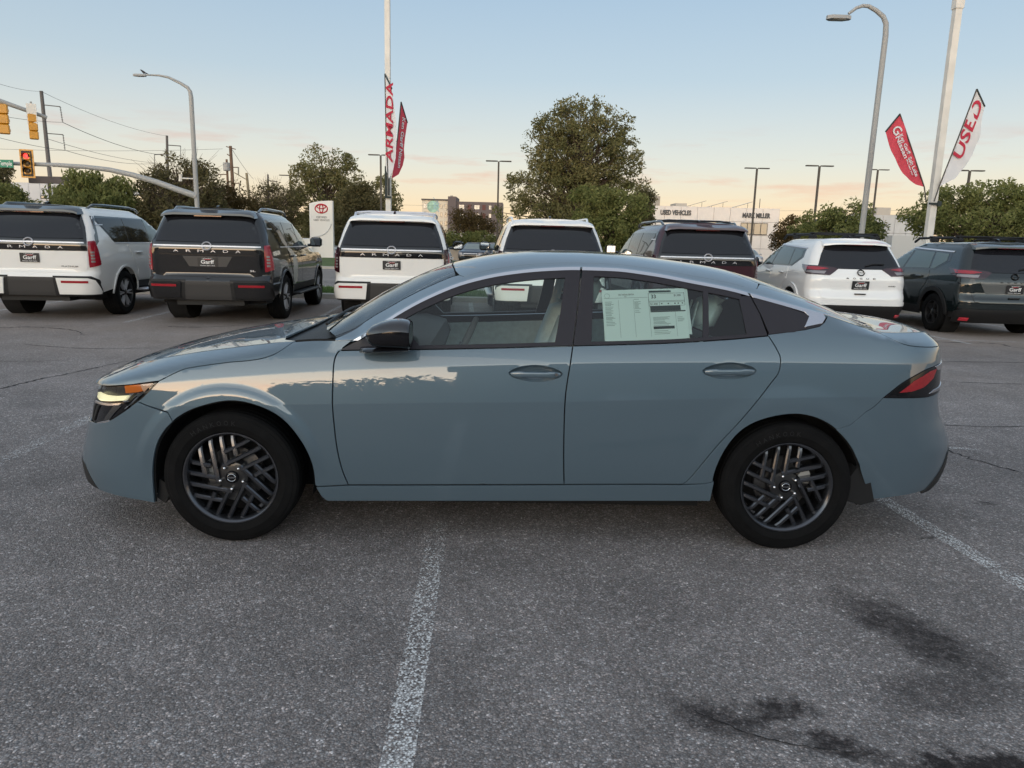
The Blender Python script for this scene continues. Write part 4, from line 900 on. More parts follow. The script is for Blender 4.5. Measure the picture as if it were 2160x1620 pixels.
    for k, w in enumerate(win): c.both('side_window', c.y(w), M_SIDEG if k == 2 else M_PRIV, .008, .004)
    c.both('belt_trim', c.y([(.95, 1.345), (3.74, 1.345), (3.74, 1.328), (.95, 1.328)]), M_SILV, .012, .008)
    c.both('pillar_trim', c.y([(.46, 1.66), (.72, 1.66), (.72, 1.645), (.46, 1.645)]), M_SILV, .012, .008)
    c.both('rear_quarter_trim', c.y([(.30, 1.30), (.36, 1.60), (.40, 1.80), (.52, 1.80), (.47, 1.60), (.40, 1.36)]), M_SBLACK, .005, .004)
    for y0, y1, nm in ((1.62, 2.48, 'rear_door'), (2.49, 3.70, 'front_door')):
        pz = [(y0, 1.325), (y1, 1.325), (y1 + .02, .64), (y0 + (.18 if y0 < 2 else 0), .64)] if y0 > 2 else [(y0 - .18, 1.325), (y1, 1.325), (y1, .64), (1.78, .64), (1.72, .85), (1.60, 1.0)]
        for sg, dr in zip((1, -1), c.both(nm, c.y(pz), mb, .006, .012, gap=.004)):
            yy = y0 + .05; q = float(S.s_of_y(yy + .14, 1.16)); p, u, v, n = c.P(q, 1.16, .03)
            b = MB(); A = frame(p * (sg, 1, 1), u * (sg, 1, 1), v); b.cbox(p * (sg, 1, 1), (.03, .24, .035), .01); b.build('door_handle', mb, dr, 40)
    for ya in (1.22, 4.30):      # arch lips
        ring = [(ya + .50 * math.cos(t), .43 + .50 * math.sin(t)) for t in np.linspace(math.pi, 0, 20)] + [(ya + .468 * math.cos(t), .43 + .468 * math.sin(t)) for t in np.linspace(0, math.pi, 20)]
        c.both('wheel_arch_lip', c.y(ring), mb, .018, .02, .05)
    for sg in (1, -1):
        b = MB(); b.cbox((sg * 1.13, 3.42, 1.43), (.24, .13, .20), .04); b.tube([(sg * .95, 3.46, 1.36), (sg * 1.08, 3.44, 1.37)], .03, 8); b.cbox((sg * 1.13, 3.352, 1.435), (.20, .01, .16), .004); mo = b.build('door_mirror', M_SBLACK, c.t, 40)
        g = MB(); g.cbox((sg * 1.13, 3.345, 1.435), (.185, .006, .145), .002); g.build('mirror_glass', mat('mirror_glass', (.8, .8, .8), .03, metal=1.0), mo)
        b = MB(); b.cbox((sg * 1.02, 2.76, .44), (.20, 1.9, .05), .02); b.build('running_board', M_SILV if not black_gate else M_BLKP, c.t, 30)
        c.wheel(sg * .87, 1.22, .415, .28, .275, 6, M_ALLOYD, M_SILV); c.wheel(sg * .87, 4.30, .415, .28, .275, 6, M_ALLOYD, M_SILV)
        b = MB(); b.tube([(sg * .70, .62, 1.925), (sg * .71, .80, 2.0), (sg * .72, 1.2, 2.012), (sg * .71, 2.2, 2.012), (sg * .69, 2.55, 1.99), (sg * .67, 2.72, 1.93)], .022, 8); b.build('roof_rail', rail_m, c.t)
    if bars:
        for yy in (1.05, 1.95):
            b = MB(); b.tube([(-.72, yy, 2.02), (-.5, yy, 2.04), (.5, yy, 2.04), (.72, yy, 2.02)], .018, 8); b.build('roof_crossbar', rail_m, c.t)
    b = MB(); b.prism([(-.09, 0), (.09, 0), (.05, .05), (-.02, .07)], .04, frame((.02, .75, 1.975), (0, -1, 0), (0, 0, 1))); b.build('roof_antenna', M_BLKG, c.t)
    c.t.scale = (1, 1, .968)
    return c
RZA = R(4)
big_suv('white large SUV with black roof, leftmost in the parked row', (-8.05, 12.35, 0), RZA, M_PEARL, M_SBLACK, ('PLATINUM', .62, .26), False, False, False, M_SBLACK)
big_suv('all-black large SUV parked second from the left', (-5.08, 12.30, 0), RZA, M_SBLACK, M_SBLACK, ('SL', .72, .09), True, False, False, M_SBLACK)
big_suv('white large SUV with roof crossbars, nearest the banner pole', (-2.15, 13.0, 0), RZA, M_PEARL, M_PEARL, None, False, True, True, M_SILV)
big_suv('plain white large SUV seen over the sedan roof, before the big tree', (.68, 13.45, 0), RZA, M_PEARL, M_PEARL, None, False, False, True, M_PEARL)
big_suv('dark maroon large SUV with roof crossbars behind the sedan', (3.50, 13.55, 0), RZA, M_MAROON, M_MAROON, None, True, True, True, M_SBLACK)
R_SHAPE = Shape(
    [(.22, .16), (.35, .06), (.50, .0), (.62, .0), (.78, .06), (.95, .05), (1.05, .07), (1.2, .16), (1.5, .34), (1.66, .42)],
    [(.22, 4.45), (.5, 4.62), (.8, 4.65), (.95, 4.5), (1.05, 3.9), (1.10, 3.6), (1.35, 3.15), (1.55, 2.75), (1.66, 2.5)],
    [(.22, .84), (.4, .90), (.7, .92), (.9, .915), (1.05, .895), (1.2, .855), (1.5, .735), (1.60, .68), (1.66, .61)],
    [(.22, .26), (.6, .26), (1.0, .26), (1.3, .20), (1.66, .20)], .6)
def small_suv(label, loc, rz, mb, clad, badge):
    c = Car('crossover_car', label, 'suv', loc, rz, R_SHAPE, 'compact crossovers at the right end of the row'); S = c.S; dark = mb is M_GREEN
    suv_body(c, mb, .42, 1.66, ((.98, .36, .42), (3.68, .36, .42)), None, mb)
    c.mid('tailgate_glass', [(0, 1.60), (.56, 1.59), (.66, 1.40), (.745, 1.19), (.66, 1.155), (0, 1.15)], M_PRIV, .010, .01)
    sp = MB(); rings = []
    for x in np.linspace(.62, -.62, 13):
        e = abs(x / .62) ** 4; rings.append([(x, .52, 1.60 - .03 * e), (x, .24 + .09 * e, 1.595 - .035 * e), (x, .245 + .09 * e, 1.625 - .03 * e), (x * .97, .5, 1.70 - .05 * e), (x * .95, .7, 1.71 - .05 * e)])
    sp.loft(rings); spl = sp.build('roof_spoiler', mb, c.t, 50)
    b = MB(); b.bx(-.25, .25, .262, .29, 1.585, 1.60); b.build('high_brake_lamp', M_TAILR, spl)
    c.mid('tailgate', [(0, 1.145), (.40, 1.145), (.56, 1.03), (.74, 1.02), (.745, .80), (.70, .635), (.60, .60), (0, .60)], mb, .008, .012)
    c.mid('tailgate_valley', [(0, .99), (.62, .985), (.50, .775), (0, .765)], mb if not dark else mat('tail_panel_grey', (.10, .105, .105), .3, coat=.5), .010, .008)
    c.emblem(0, 1.085, .055, M_BLKG if not dark else M_BLKG, M_BLKG)
    for i, ch in enumerate('ROGUE'): c.tx(ch, -.24 + .12 * i, .985, .026, .048, M_BLKG, .016, .02)
    c.plate(.868, .018); c.tx(badge, .58, .86, .022, .14, M_BLKG, .014, .02)
    b = MB(); b.bx(-.10, .10, -.0, .03, .70, .72); b.build('tailgate_pull', M_BLKP, c.t)
    wp = MB(); p, u, v, n = c.P(.10, 1.20, .03); wp.tube([p, c.P(.25, 1.235, .035)[0], c.P(.45, 1.235, .03)[0]], .012, 6); wp.build('rear_wiper', M_BLKP, c.t)
    for sg, tl in zip((1, -1), c.both('tail_lamp', [(.40, 1.145), (.46, 1.17), (.70, 1.20), (1.00, 1.205), (1.24, 1.215), (1.18, 1.12), (1.06, 1.055), (.56, 1.035)], M_TAILD, .014, .02, .05)):
        c.both('lamp_red', [(.56, 1.15), (.72, 1.175), (1.10, 1.19), (1.05, 1.13), (.75, 1.12)], M_TAILR, .018, .004, .05, parent=tl, sides=(sg,))
        c.both('lamp_segment', [(.62, 1.105), (1.02, 1.11), (1.0, 1.07), (.66, 1.058)], M_TAILC, .018, .004, .05, parent=tl, sides=(sg,))
    c.mid('bumper_lower', [(0, .50), (.86, .50), (1.02, .45), (1.02, .25), (0, .25)], M_BLKP, .012, .02)
    c.mid('bumper_band', [(0, .585), (.80, .585), (1.04, .56), (1.06, .505), (0, .505)], mb, .016, .01)
    for rf in c.both('bumper_reflector', [(.72, .345), (.86, .345), (.86, .30), (.72, .30)], mat('red_hook', (.55, .03, .05), .3, coat=.6), .03, .02, .05): pass
    c.both('rocker_cladding', c.y([(1.42, .46), (3.24, .46), (3.24, .30), (1.42, .30)]), M_BLKP, .010, .01)
    for ya in (.98, 3.68):
        ring = [(ya + .50 * math.cos(t), .36 + .50 * math.sin(t)) for t in np.linspace(math.pi, 0, 20)] + [(ya + .418 * math.cos(t), .36 + .418 * math.sin(t)) for t in np.linspace(0, math.pi, 20)]
        c.both('wheel_arch_cladding', c.y(ring), M_BLKP if clad else mb, .020, .02, .05)
    c.both('window_base', c.y([(.74, 1.34), (.80, 1.50), (2.45, 1.57), (2.95, 1.42), (3.42, 1.155), (1.12, 1.165)]), M_SBLACK if not dark else M_SBLACK, .003, .004)
    for k, w in enumerate([[(1.14, 1.19), (.84, 1.34), (.88, 1.47), (1.32, 1.50), (1.26, 1.19)], [(1.32, 1.19), (1.38, 1.50), (2.12, 1.53), (2.22, 1.18)], [(2.30, 1.18), (2.20, 1.53), (2.45, 1.54), (2.90, 1.41), (3.30, 1.18)]]): c.both('side_window', c.y(w), M_SIDEG, .008, .004)
    c.both('window_trim', c.y([(.76, 1.50), (2.45, 1.575), (2.95, 1.425), (3.42, 1.165), (3.46, 1.165), (2.98, 1.445), (2.47, 1.60), (.76, 1.525)]), M_SILV, .012, .006)
    for y0, y1, nm in ((1.42, 2.22, 'rear_door'), (2.23, 3.24, 'front_door')):
        pz = [(y0 - .16, 1.15), (y1, 1.15), (y1, .50), (1.52, .50), (1.45, .70), (1.28, .90)] if y0 < 2 else [(y0, 1.15), (y1, 1.14), (y1, .50), (y0, .50)]
        for sg, dr in zip((1, -1), c.both(nm, c.y(pz), mb, .006, .012, gap=.004)):
            q = float(S.s_of_y(y0 + .12, 1.03)); p, u, v, n = c.P(q, 1.03, .025); b = MB(); b.cbox(p * (sg, 1, 1), (.03, .22, .032), .01); b.build('door_handle', mb, dr, 40)
    for sg in (1, -1):
        b = MB(); b.cbox((sg * 1.02, 3.02, 1.23), (.20, .12, .15), .04); b.tube([(sg * .86, 3.05, 1.17), (sg * .96, 3.03, 1.19)], .025, 8); b.build('door_mirror', M_BLKG, c.t, 40)
        c.wheel(sg * .80, .98, .365, .235, .225, 5, M_ALLOYD, M_ALLOYD if dark else M_SILV); c.wheel(sg * .80, 3.68, .365, .235, .225, 5, M_ALLOYD, M_ALLOYD if dark else M_SILV)
        b = MB()
        for yy in (.95, 1.75): b.cbox((sg * .60, yy, 1.735), (.06, .28, .09), .02)
        b.tube([(sg * .60, .78, 1.72), (sg * .60, 1.0, 1.775), (sg * .60, 2.3, 1.775), (sg * .58, 2.5, 1.70)], .024, 8); b.build('roof_rail', M_BLKP, c.t)
    for yy in (.95, 1.85):
        b = MB(); b.cbox((0, yy, 1.80), (1.30, .07, .03), .012); b.build('roof_crossbar', M_BLKP, c.t, 40)
    b = MB(); b.prism([(-.08, 0), (.08, 0), (.04, .05), (-.02, .065)], .035, frame((.02, .72, 1.70), (0, -1, 0), (0, 0, 1))); b.build('roof_antenna', M_BLKG, c.t)
    return c
small_suv('white compact crossover with black roof rack beside the light pole', (6.30, 13.55, 0), R(0), M_SWHITE, False, 'AWD')
small_suv('dark green compact crossover with roof rack at the far right of the row', (8.98, 13.35, 0), R(0), M_GREEN, True, 'AWD')
# ------------------------------------------------------------------ ground
def nodes(m): return m.node_tree, m.node_tree.nodes, m.node_tree.links
def asphalt(name, base=(.150, .140, .140), stains=(), brown=0., agg=140.):
    m = bpy.data.materials.new(name); m.use_nodes = True; nt, N, L = nodes(m); b = N['Principled BSDF']; b.inputs['Roughness'].default_value = .82; b.inputs['Specular IOR Level'].default_value = .35
    tcn = N.new('ShaderNodeTexCoord'); vec = tcn.outputs['Object']
    def noise(sc, det=4, rough=.55, v=vec):
        n = N.new('ShaderNodeTexNoise'); n.inputs['Scale'].default_value = sc; n.inputs['Detail'].default_value = det; n.inputs['Roughness'].default_value = rough; L.new(v, n.inputs['Vector']); return n
    def rng(src, a, c, lo, hi):
        r = N.new('ShaderNodeMapRange'); r.inputs[1].default_value = a; r.inputs[2].default_value = c; r.inputs[3].default_value = lo; r.inputs[4].default_value = hi; L.new(src, r.inputs[0]); return r.outputs[0]
    def mul(a, c):
        x = N.new('ShaderNodeMath'); x.operation = 'MULTIPLY'
        for i, q in enumerate((a, c)):
            if isinstance(q, (int, float)): x.inputs[i].default_value = q
            else: L.new(q, x.inputs[i])
        return x.outputs[0]
    wv = N.new('ShaderNodeVectorMath'); wv.operation = 'ADD'; L.new(vec, wv.inputs[0]); wn_ = noise(40, 2); ws = N.new('ShaderNodeVectorMath'); ws.operation = 'SCALE'; ws.inputs['Scale'].default_value = .012; L.new(wn_.outputs['Color'], ws.inputs[0]); L.new(ws.outputs[0], wv.inputs[1])
    vo = N.new('ShaderNodeTexVoronoi'); vo.inputs['Scale'].default_value = agg; L.new(wv.outputs[0], vo.inputs['Vector'])
    bw = N.new('ShaderNodeSeparateColor'); L.new(vo.outputs['Color'], bw.inputs[0])
    r1 = N.new('ShaderNodeValToRGB'); r1.color_ramp.interpolation = 'LINEAR'; e = r1.color_ramp.elements; e[0].position = 0; e[0].color = (.55, .55, .55, 1); e[1].position = 1; e[1].color = (2.3, 2.3, 2.3, 1)
    for p_, v_ in ((.45, .84), (.80, 1.06), (.94, 1.4)): q = e.new(p_); q.color = (v_, v_, v_, 1)
    L.new(bw.outputs[0], r1.inputs['Fac'])
    dk = rng(vo.outputs['Distance'], .25, .62, 1.0, .62)                       # dark binder between the stones
    vo2 = N.new('ShaderNodeTexVoronoi'); vo2.inputs['Scale'].default_value = agg * .42; L.new(wv.outputs[0], vo2.inputs['Vector']); b2 = N.new('ShaderNodeSeparateColor'); L.new(vo2.outputs['Color'], b2.inputs[0])
    st2 = rng(b2.outputs[1], .86, .99, 1.0, 1.55)
    k = mul(mul(r1.outputs['Color'], dk), st2)
    k = mul(k, rng(noise(.33, 6, .62).outputs['Fac'], .3, .7, .74, 1.20)); k = mul(k, rng(noise(1.3, 5, .65).outputs['Fac'], .32, .68, .86, 1.12)); k = mul(k, rng(noise(3.5, 4, .6).outputs['Fac'], .3, .7, .90, 1.10))
    colv = N.new('ShaderNodeVectorMath'); colv.operation = 'SCALE'; colv.inputs[0].default_value = base; L.new(k, colv.inputs['Scale'])
    out = colv.outputs[0]
    # stones of different hue
    hx = N.new('ShaderNodeMixRGB'); hx.blend_type = 'MULTIPLY'; hx.inputs['Fac'].default_value = .55; L.new(out, hx.inputs['Color1'])
    hr = N.new('ShaderNodeValToRGB'); h = hr.color_ramp.elements; h[0].color = (1.10, .96, .90, 1); h[1].color = (.90, 1.0, 1.08, 1); L.new(bw.outputs[2], hr.inputs['Fac']); L.new(hr.outputs[0], hx.inputs['Color2']); out = hx.outputs[0]
    sx = N.new('ShaderNodeSeparateXYZ'); L.new(vec, sx.inputs[0])
    if brown:                                                                   # dusty tan film toward the parked row
        mk = mul(rng(sx.outputs['Y'], 6.5, 11.5, 0, 1), rng(noise(.35, 4).outputs['Fac'], .35, .6, .35, 1.0)); mk = mul(mk, brown)
        bm = N.new('ShaderNodeMixRGB'); L.new(mk, bm.inputs['Fac']); L.new(out, bm.inputs['Color1']); bm.inputs['Color2'].default_value = (.30, .235, .19, 1)
        out = bm.outputs[0]
    for (cx, cy, a, rx, ry, st) in stains:                                      # oil stains
        mpp = N.new('ShaderNodeMapping'); mpp.vector_type = 'TEXTURE'; mpp.inputs['Location'].default_value = (cx, cy, 0); mpp.inputs['Rotation'].default_value = (0, 0, a); mpp.inputs['Scale'].default_value = (rx, ry, 1)
        dn = noise(7, 6, .7); ds = N.new('ShaderNodeVectorMath'); ds.operation = 'MULTIPLY_ADD'; ds.inputs[1].default_value = (.34, .34, 0); L.new(dn.outputs['Color'], ds.inputs[0]); L.new(vec, ds.inputs[2])
        ds2 = N.new('ShaderNodeVectorMath'); ds2.operation = 'SUBTRACT'; L.new(ds.outputs[0], ds2.inputs[0]); ds2.inputs[1].default_value = (.17, .17, 0); L.new(ds2.outputs[0], mpp.inputs['Vector'])
        ln = N.new('ShaderNodeVectorMath'); ln.operation = 'LENGTH'; L.new(mpp.outputs[0], ln.inputs[0])
        f = mul(mul(rng(ln.outputs['Value'], .50, 1.2, 1, 0), st), rng(noise(22, 6, .7).outputs['Fac'], .30, .56, .55, 1.2)); mx = N.new('ShaderNodeMixRGB'); mx.blend_type = 'MULTIPLY'; L.new(f, mx.inputs['Fac']); L.new(out, mx.inputs['Color1']); mx.inputs['Color2'].default_value = (.10, .085, .09, 1); out = mx.outputs[0]
    L.new(out, b.inputs['Base Color'])
    bp = N.new('ShaderNodeBump'); bp.inputs['Strength'].default_value = .75; bp.inputs['Distance'].default_value = .006; L.new(vo.outputs['Distance'], bp.inputs['Height']); bp.invert = True; L.new(bp.outputs[0], b.inputs['Normal'])
    return m
def sheet_g(name, x0, x1, y0, y1, z, m, kind='structure', nx=1, ny=1, parent=None):
    b = MB()
    for i in range(nx):
        for j in range(ny):
            xa, xb = x0 + (x1 - x0) * i / nx, x0 + (x1 - x0) * (i + 1) / nx; ya, yb = y0 + (y1 - y0) * j / ny, y0 + (y1 - y0) * (j + 1) / ny
            b.add([(xa, ya, z), (xb, ya, z), (xb, yb, z), (xa, yb, z)], [(0, 1, 2, 3)])
    o = b.build(name, m, parent, 0)
    if kind and parent is None: o['kind'] = kind
    return o
STAINS = ((1.60, 2.70, 2.0, .38, .15, .74), (1.50, 2.30, .2, .28, .13, .48), (.70, 2.13, -.5, .19, .09, .74), (.90, 2.16, .2, .12, .07, .8), (1.02, 1.99, -.4, .15, .07, .8), (1.38, 1.93, .1, .26, .07, .95), (2.2, 3.7, .3, .05, .03, .6), (2.9, 4.25, .2, .06, .04, .7), (-.55, 1.70, .3, .10, .05, .5))
M_LOT = asphalt('lot_asphalt', (.31, .282, .274), STAINS, .55)
M_ROAD = asphalt('road_asphalt', (.30, .27, .25), (), 0., 60)
M_CONC = mat('concrete', (.36, .34, .31), .9, var=.2, vscale=3, bump=.3, bscale=80)
M_GRASS = mat('grass_green', (.070, .105, .025), .95, var=.35, vscale=1.5, bump=.6, bscale=40)
M_SOIL = mat('far_ground', (.13, .125, .11), .95, var=.3, vscale=.05)
sheet_g('terrain', -3000, 3000, -3000, 4000, -.06, M_SOIL)
lot = sheet_g('parking_lot', -90, 90, -70, 18.3, 0, M_LOT)
sheet_g('road', -200, 200, 21.35, 36.2, .0, M_ROAD)
sheet_g('far_lot', -200, 200, 53.5, 130, .0, M_ROAD)
for nm, y0, y1, z in (('kerb', 18.3, 18.46, .13), ('kerb', 21.2, 21.35, .12), ('kerb', 36.2, 36.36, .12), ('kerb', 53.3, 53.5, .12)):
    b = MB(); b.add([(-150, y0, -.05), (150, y0, -.05), (150, y0, z - .02), (150, y0 + .02, z), (150, y1, z), (150, y1, -.05), (-150, y1, -.05), (-150, y1, z), (-150, y0 + .02, z), (-150, y0, z - .02)], [(0, 1, 2, 9), (9, 2, 3, 8), (8, 3, 4, 7), (7, 4, 5, 6)]); o = b.build(nm, M_CONC, None, 0); o['kind'] = 'structure'
sheet_g('grass_verge', -150, 150, 18.46, 21.2, .10, M_GRASS); sheet_g('grass_verge', -150, 150, 36.36, 53.3, .10, M_GRASS)
def blades(name, x0, x1, y0, y1, n, h, m):
    rr = random.Random(3); vs, fs = [], []
    for i in range(n):
        x, y = rr.uniform(x0, x1), rr.uniform(y0, y1); a = rr.uniform(0, 6.28); hh = h * rr.uniform(.5, 1.2); dx, dy = math.cos(a) * .012, math.sin(a) * .012; lx, ly = rr.gauss(0, hh * .35), rr.gauss(0, hh * .35)
        k = len(vs); vs += [(x - dx, y - dy, .09), (x + dx, y + dy, .09), (x + lx, y + ly, .09 + hh)]; fs.append((k, k + 1, k + 2))
    me = bpy.data.meshes.new(name); me.from_pydata(vs, [], fs); me.materials.append(m); o = link(bpy.data.objects.new(name, me)); return tag(o, 'short mown grass on the verge behind the parked vehicles', 'grass', kind='stuff')
blades('grass', -13, 14, 18.5, 21.1, 26000, .09, mat('grass_blade', (.075, .13, .028), .8, var=.3, vscale=2))
def paintmat(name, cover, base=(.62, .63, .64)):
    m = bpy.data.materials.new(name); m.use_nodes = True; nt, N, L = nodes(m); b = N['Principled BSDF']; b.inputs['Base Color'].default_value = (*base, 1); b.inputs['Roughness'].default_value = .85
    o = N['Material Output']; tr = N.new('ShaderNodeBsdfTransparent'); mx = N.new('ShaderNodeMixShader'); t = N.new('ShaderNodeTexCoord')
    vo = N.new('ShaderNodeTexVoronoi'); vo.inputs['Scale'].default_value = 115; L.new(t.outputs['Object'], vo.inputs['Vector']); n = N.new('ShaderNodeTexNoise'); n.inputs['Scale'].default_value = 5; n.inputs['Detail'].default_value = 5; L.new(t.outputs['Object'], n.inputs['Vector'])
    s = N.new('ShaderNodeSeparateColor'); L.new(vo.outputs['Color'], s.inputs[0]); a = N.new('ShaderNodeMath'); a.operation = 'MULTIPLY_ADD'; L.new(n.outputs['Fac'], a.inputs[0]); a.inputs[1].default_value = .9; L.new(s.outputs[1], a.inputs[2])
    at_ = N.new('ShaderNodeAttribute'); at_.attribute_name = 'wear'; a2 = N.new('ShaderNodeMath'); a2.operation = 'ADD'; L.new(a.outputs[0], a2.inputs[0]); L.new(at_.outputs['Fac'], a2.inputs[1])
    r = N.new('ShaderNodeMapRange'); r.inputs[1].default_value = cover - .18; r.inputs[2].default_value = cover + .18; r.inputs[3].default_value = .92; r.inputs[4].default_value = 0; L.new(a2.outputs[0], r.inputs[0])
    dd = N.new('ShaderNodeMapRange'); dd.inputs[1].default_value = .3; dd.inputs[2].default_value = .6; dd.inputs[3].default_value = 1; dd.inputs[4].default_value = .25; L.new(vo.outputs['Distance'], dd.inputs[0]); mm_ = N.new('ShaderNodeMath'); mm_.operation = 'MULTIPLY'; L.new(r.outputs[0], mm_.inputs[0]); L.new(dd.outputs[0], mm_.inputs[1])
    L.new(mm_.outputs[0], mx.inputs[0]); L.new(tr.outputs[0], mx.inputs[1]); L.new(b.outputs[0], mx.inputs[2]); L.new(mx.outputs[0], o.inputs['Surface']); return m
M_LINE = paintmat('worn_line_paint', 1.22, (.80, .80, .80)); 
def line(pts, w, wear, m=M_LINE):
    vs, fs, wr = [], [], []; n = len(pts); dirv = Vector((pts[-1][0] - pts[0][0], pts[-1][1] - pts[0][1], 0)).normalized(); sdx = Vector((-dirv.y, dirv.x, 0)) * w / 2; K = 24
    A, B = Vector((*pts[0], .004)), Vector((*pts[-1], .004))
    for i in range(K + 1):
        t = i / K; c_ = A.lerp(B, t); vs += [tuple(c_ - sdx), tuple(c_ + sdx)]; wr += [wear(t)] * 2
        if i: fs.append((2 * i - 2, 2 * i, 2 * i + 1, 2 * i - 1))
    me = bpy.data.meshes.new('parking_line'); me.from_pydata(vs, [], fs); me.materials.append(m); at2 = me.attributes.new('wear', 'FLOAT', 'POINT'); at2.data.foreach_set('value', wr); return link(bpy.data.objects.new('parking_line', me), lot)
line([(-.278, 1.2), (-.37, 3.75)], .096, lambda t: max(.02, (t - .22) * .85))
line([(2.26, 4.40), (2.42, 2.2)], .10, lambda t: .36 - .22 * t)
line([(-3.40, 5.9), (-3.20, 3.2)], .12, lambda t: .54 + .10 * t)
for x in (-9.45, -6.5, -3.55, -.66, 2.08, 4.95, 7.65, 10.4): line([(x, 12.3), (x - .40, 18.1)], .10, lambda t: .15)
line([(7.0, 12.9), (11.0, 12.5)], .10, lambda t: .3); line([(3.0, 5.62), (3.6, 5.50)], .06, lambda t: .35)
M_TAR = mat('crack_tar', (.012, .011, .012), .95)  # for the flat dark strips drawn as asphalt cracks
def crack(pts, w=.014, seed=0):
    rr = random.Random(seed); P = crv(pts, 14); vs, fs = [], []; jit = min(.012, w * .6)
    for i, p in enumerate(P):
        j = (rr.gauss(0, jit), rr.gauss(0, jit)); ww = w * rr.uniform(.25, 1.1) * (1 - (i / (len(P) - 1)) ** 4); a = P[min(i + 1, len(P) - 1)]; c_ = P[max(i - 1, 0)]; d = Vector((a[0] - c_[0], a[1] - c_[1])).normalized(); n = Vector((-d.y, d.x)) * ww / 2
        vs += [(p[0] + j[0] - n.x, p[1] + j[1] - n.y, .0022), (p[0] + j[0] + n.x, p[1] + j[1] + n.y, .0022)]
        if i: fs.append((2 * i - 2, 2 * i, 2 * i + 1, 2 * i - 1))
    me = bpy.data.meshes.new('asphalt_crack'); me.from_pydata(vs, [], fs); me.materials.append(M_TAR); link(bpy.data.objects.new('asphalt_crack', me), lot)
for i, (p, w) in enumerate((([(-5.2, 6.3), (-4.84, 6.83), (-4.8, 7.19), (-4.67, 7.76), (-4.50, 8.5), (-4.2, 8.9)], .035), ([(3.28, 5.6), (3.34, 5.43), (3.41, 5.22), (3.55, 4.92), (3.8, 4.7)], .022), ([(-9, 11.0), (-7.84, 11.2), (-7.53, 11.4), (-6.74, 11.19), (-6.2, 10.6)], .05),
                            ([(6.6, 12.5), (7.29, 12.46), (8.16, 12.44), (8.27, 11.89), (9.5, 11.7)], .05), ([(-5.6, 11.9), (-5.04, 11.96), (-4.44, 12.4)], .06), ([(3.6, 8.4), (4.6, 8.6), (6.2, 8.5), (8.0, 8.9)], .03), ([(4.5, 10.6), (6.0, 10.2), (8.6, 10.5)], .04), ([(3.2, 6.4), (4.2, 6.3), (5.4, 6.5)], .02), ([(.62, 2.15), (.80, 2.03), (1.0, 1.98), (1.15, 1.97)], .006), ([(-6.4, 9.6), (-5.4, 9.4), (-4.6, 9.7)], .03), ([(-7, 8.6), (-5.8, 8.3), (-5.0, 8.6)], .02))): crack(p, w, i)
# ------------------------------------------------------------------ trees
def leafmat(name, c0, c1, c2):
    m = bpy.data.materials.new(name); m.use_nodes = True; nt, N, L = nodes(m); N.clear(); o = N.new('ShaderNodeOutputMaterial')
    g = N.new('ShaderNodeNewGeometry'); t = N.new('ShaderNodeTexCoord'); n = N.new('ShaderNodeTexNoise'); n.inputs['Scale'].default_value = .55; n.inputs['Detail'].default_value = 3; L.new(t.outputs['Object'], n.inputs['Vector'])
    ad = N.new('ShaderNodeMath'); ad.operation = 'MULTIPLY_ADD'; L.new(g.outputs['Random Per Island'], ad.inputs[0]); ad.inputs[1].default_value = .45; L.new(n.outputs['Fac'], ad.inputs[2])
    r = N.new('ShaderNodeValToRGB'); e = r.color_ramp.elements; e[0].position = .45; e[0].color = (*c0, 1); e[1].position = .95; e[1].color = (*c2, 1); q = e.new(.70); q.color = (*c1, 1); L.new(ad.outputs[0], r.inputs['Fac'])
    d = N.new('ShaderNodeBsdfDiffuse'); tl = N.new('ShaderNodeBsdfTranslucent'); mx = N.new('ShaderNodeMixShader'); mx.inputs[0].default_value = .42; L.new(r.outputs[0], d.inputs[0]); L.new(r.outputs[0], tl.inputs[0]); L.new(d.outputs[0], mx.inputs[1]); L.new(tl.outputs[0], mx.inputs[2]); L.new(mx.outputs[0], o.inputs[0]); MATS[name] = m; return m
ML_OLIVE = leafmat('olive_leaf', (.112, .115, .052), (.185, .182, .082), (.26, .235, .12))
ML_GREEN = leafmat('green_leaf', (.105, .122, .045), (.17, .19, .070), (.25, .255, .105))
ML_DARK = leafmat('dark_leaf', (.080, .076, .040), (.125, .115, .058), (.18, .158, .085))
ML_BROWN = leafmat('brown_leaf', (.050, .038, .018), (.085, .065, .030), (.12, .09, .045))
M_BARK = mat('bark', (.085, .065, .050), .95, var=.3, vscale=6, bump=.5, bscale=20)
def leaves(centers, radii, per, size, rr, droop=.0):
    c = np.repeat(np.array(centers), per, 0); r = np.repeat(np.array(radii), per, 0); n = len(c); rg = np.random.RandomState(rr)
    d = rg.normal(size=(n, 3)); d /= np.linalg.norm(d, axis=1)[:, None]; p = c + d * (rg.uniform(.15, 1, n) ** .5)[:, None] * r[:, None] * (1, 1, .8)
    a = rg.normal(size=(n, 3)); a /= np.linalg.norm(a, axis=1)[:, None]; a[:, 2] -= droop; b = np.cross(a, rg.normal(size=(n, 3))); b /= np.maximum(np.linalg.norm(b, axis=1), 1e-6)[:, None]; s = size * rg.uniform(.6, 1.35, n)[:, None]
    V = np.stack([p - a * s, p + b * s * .42, p + a * s, p - b * s * .42], 1).reshape(-1, 3); F = np.arange(4 * n).reshape(-1, 4); return V, F
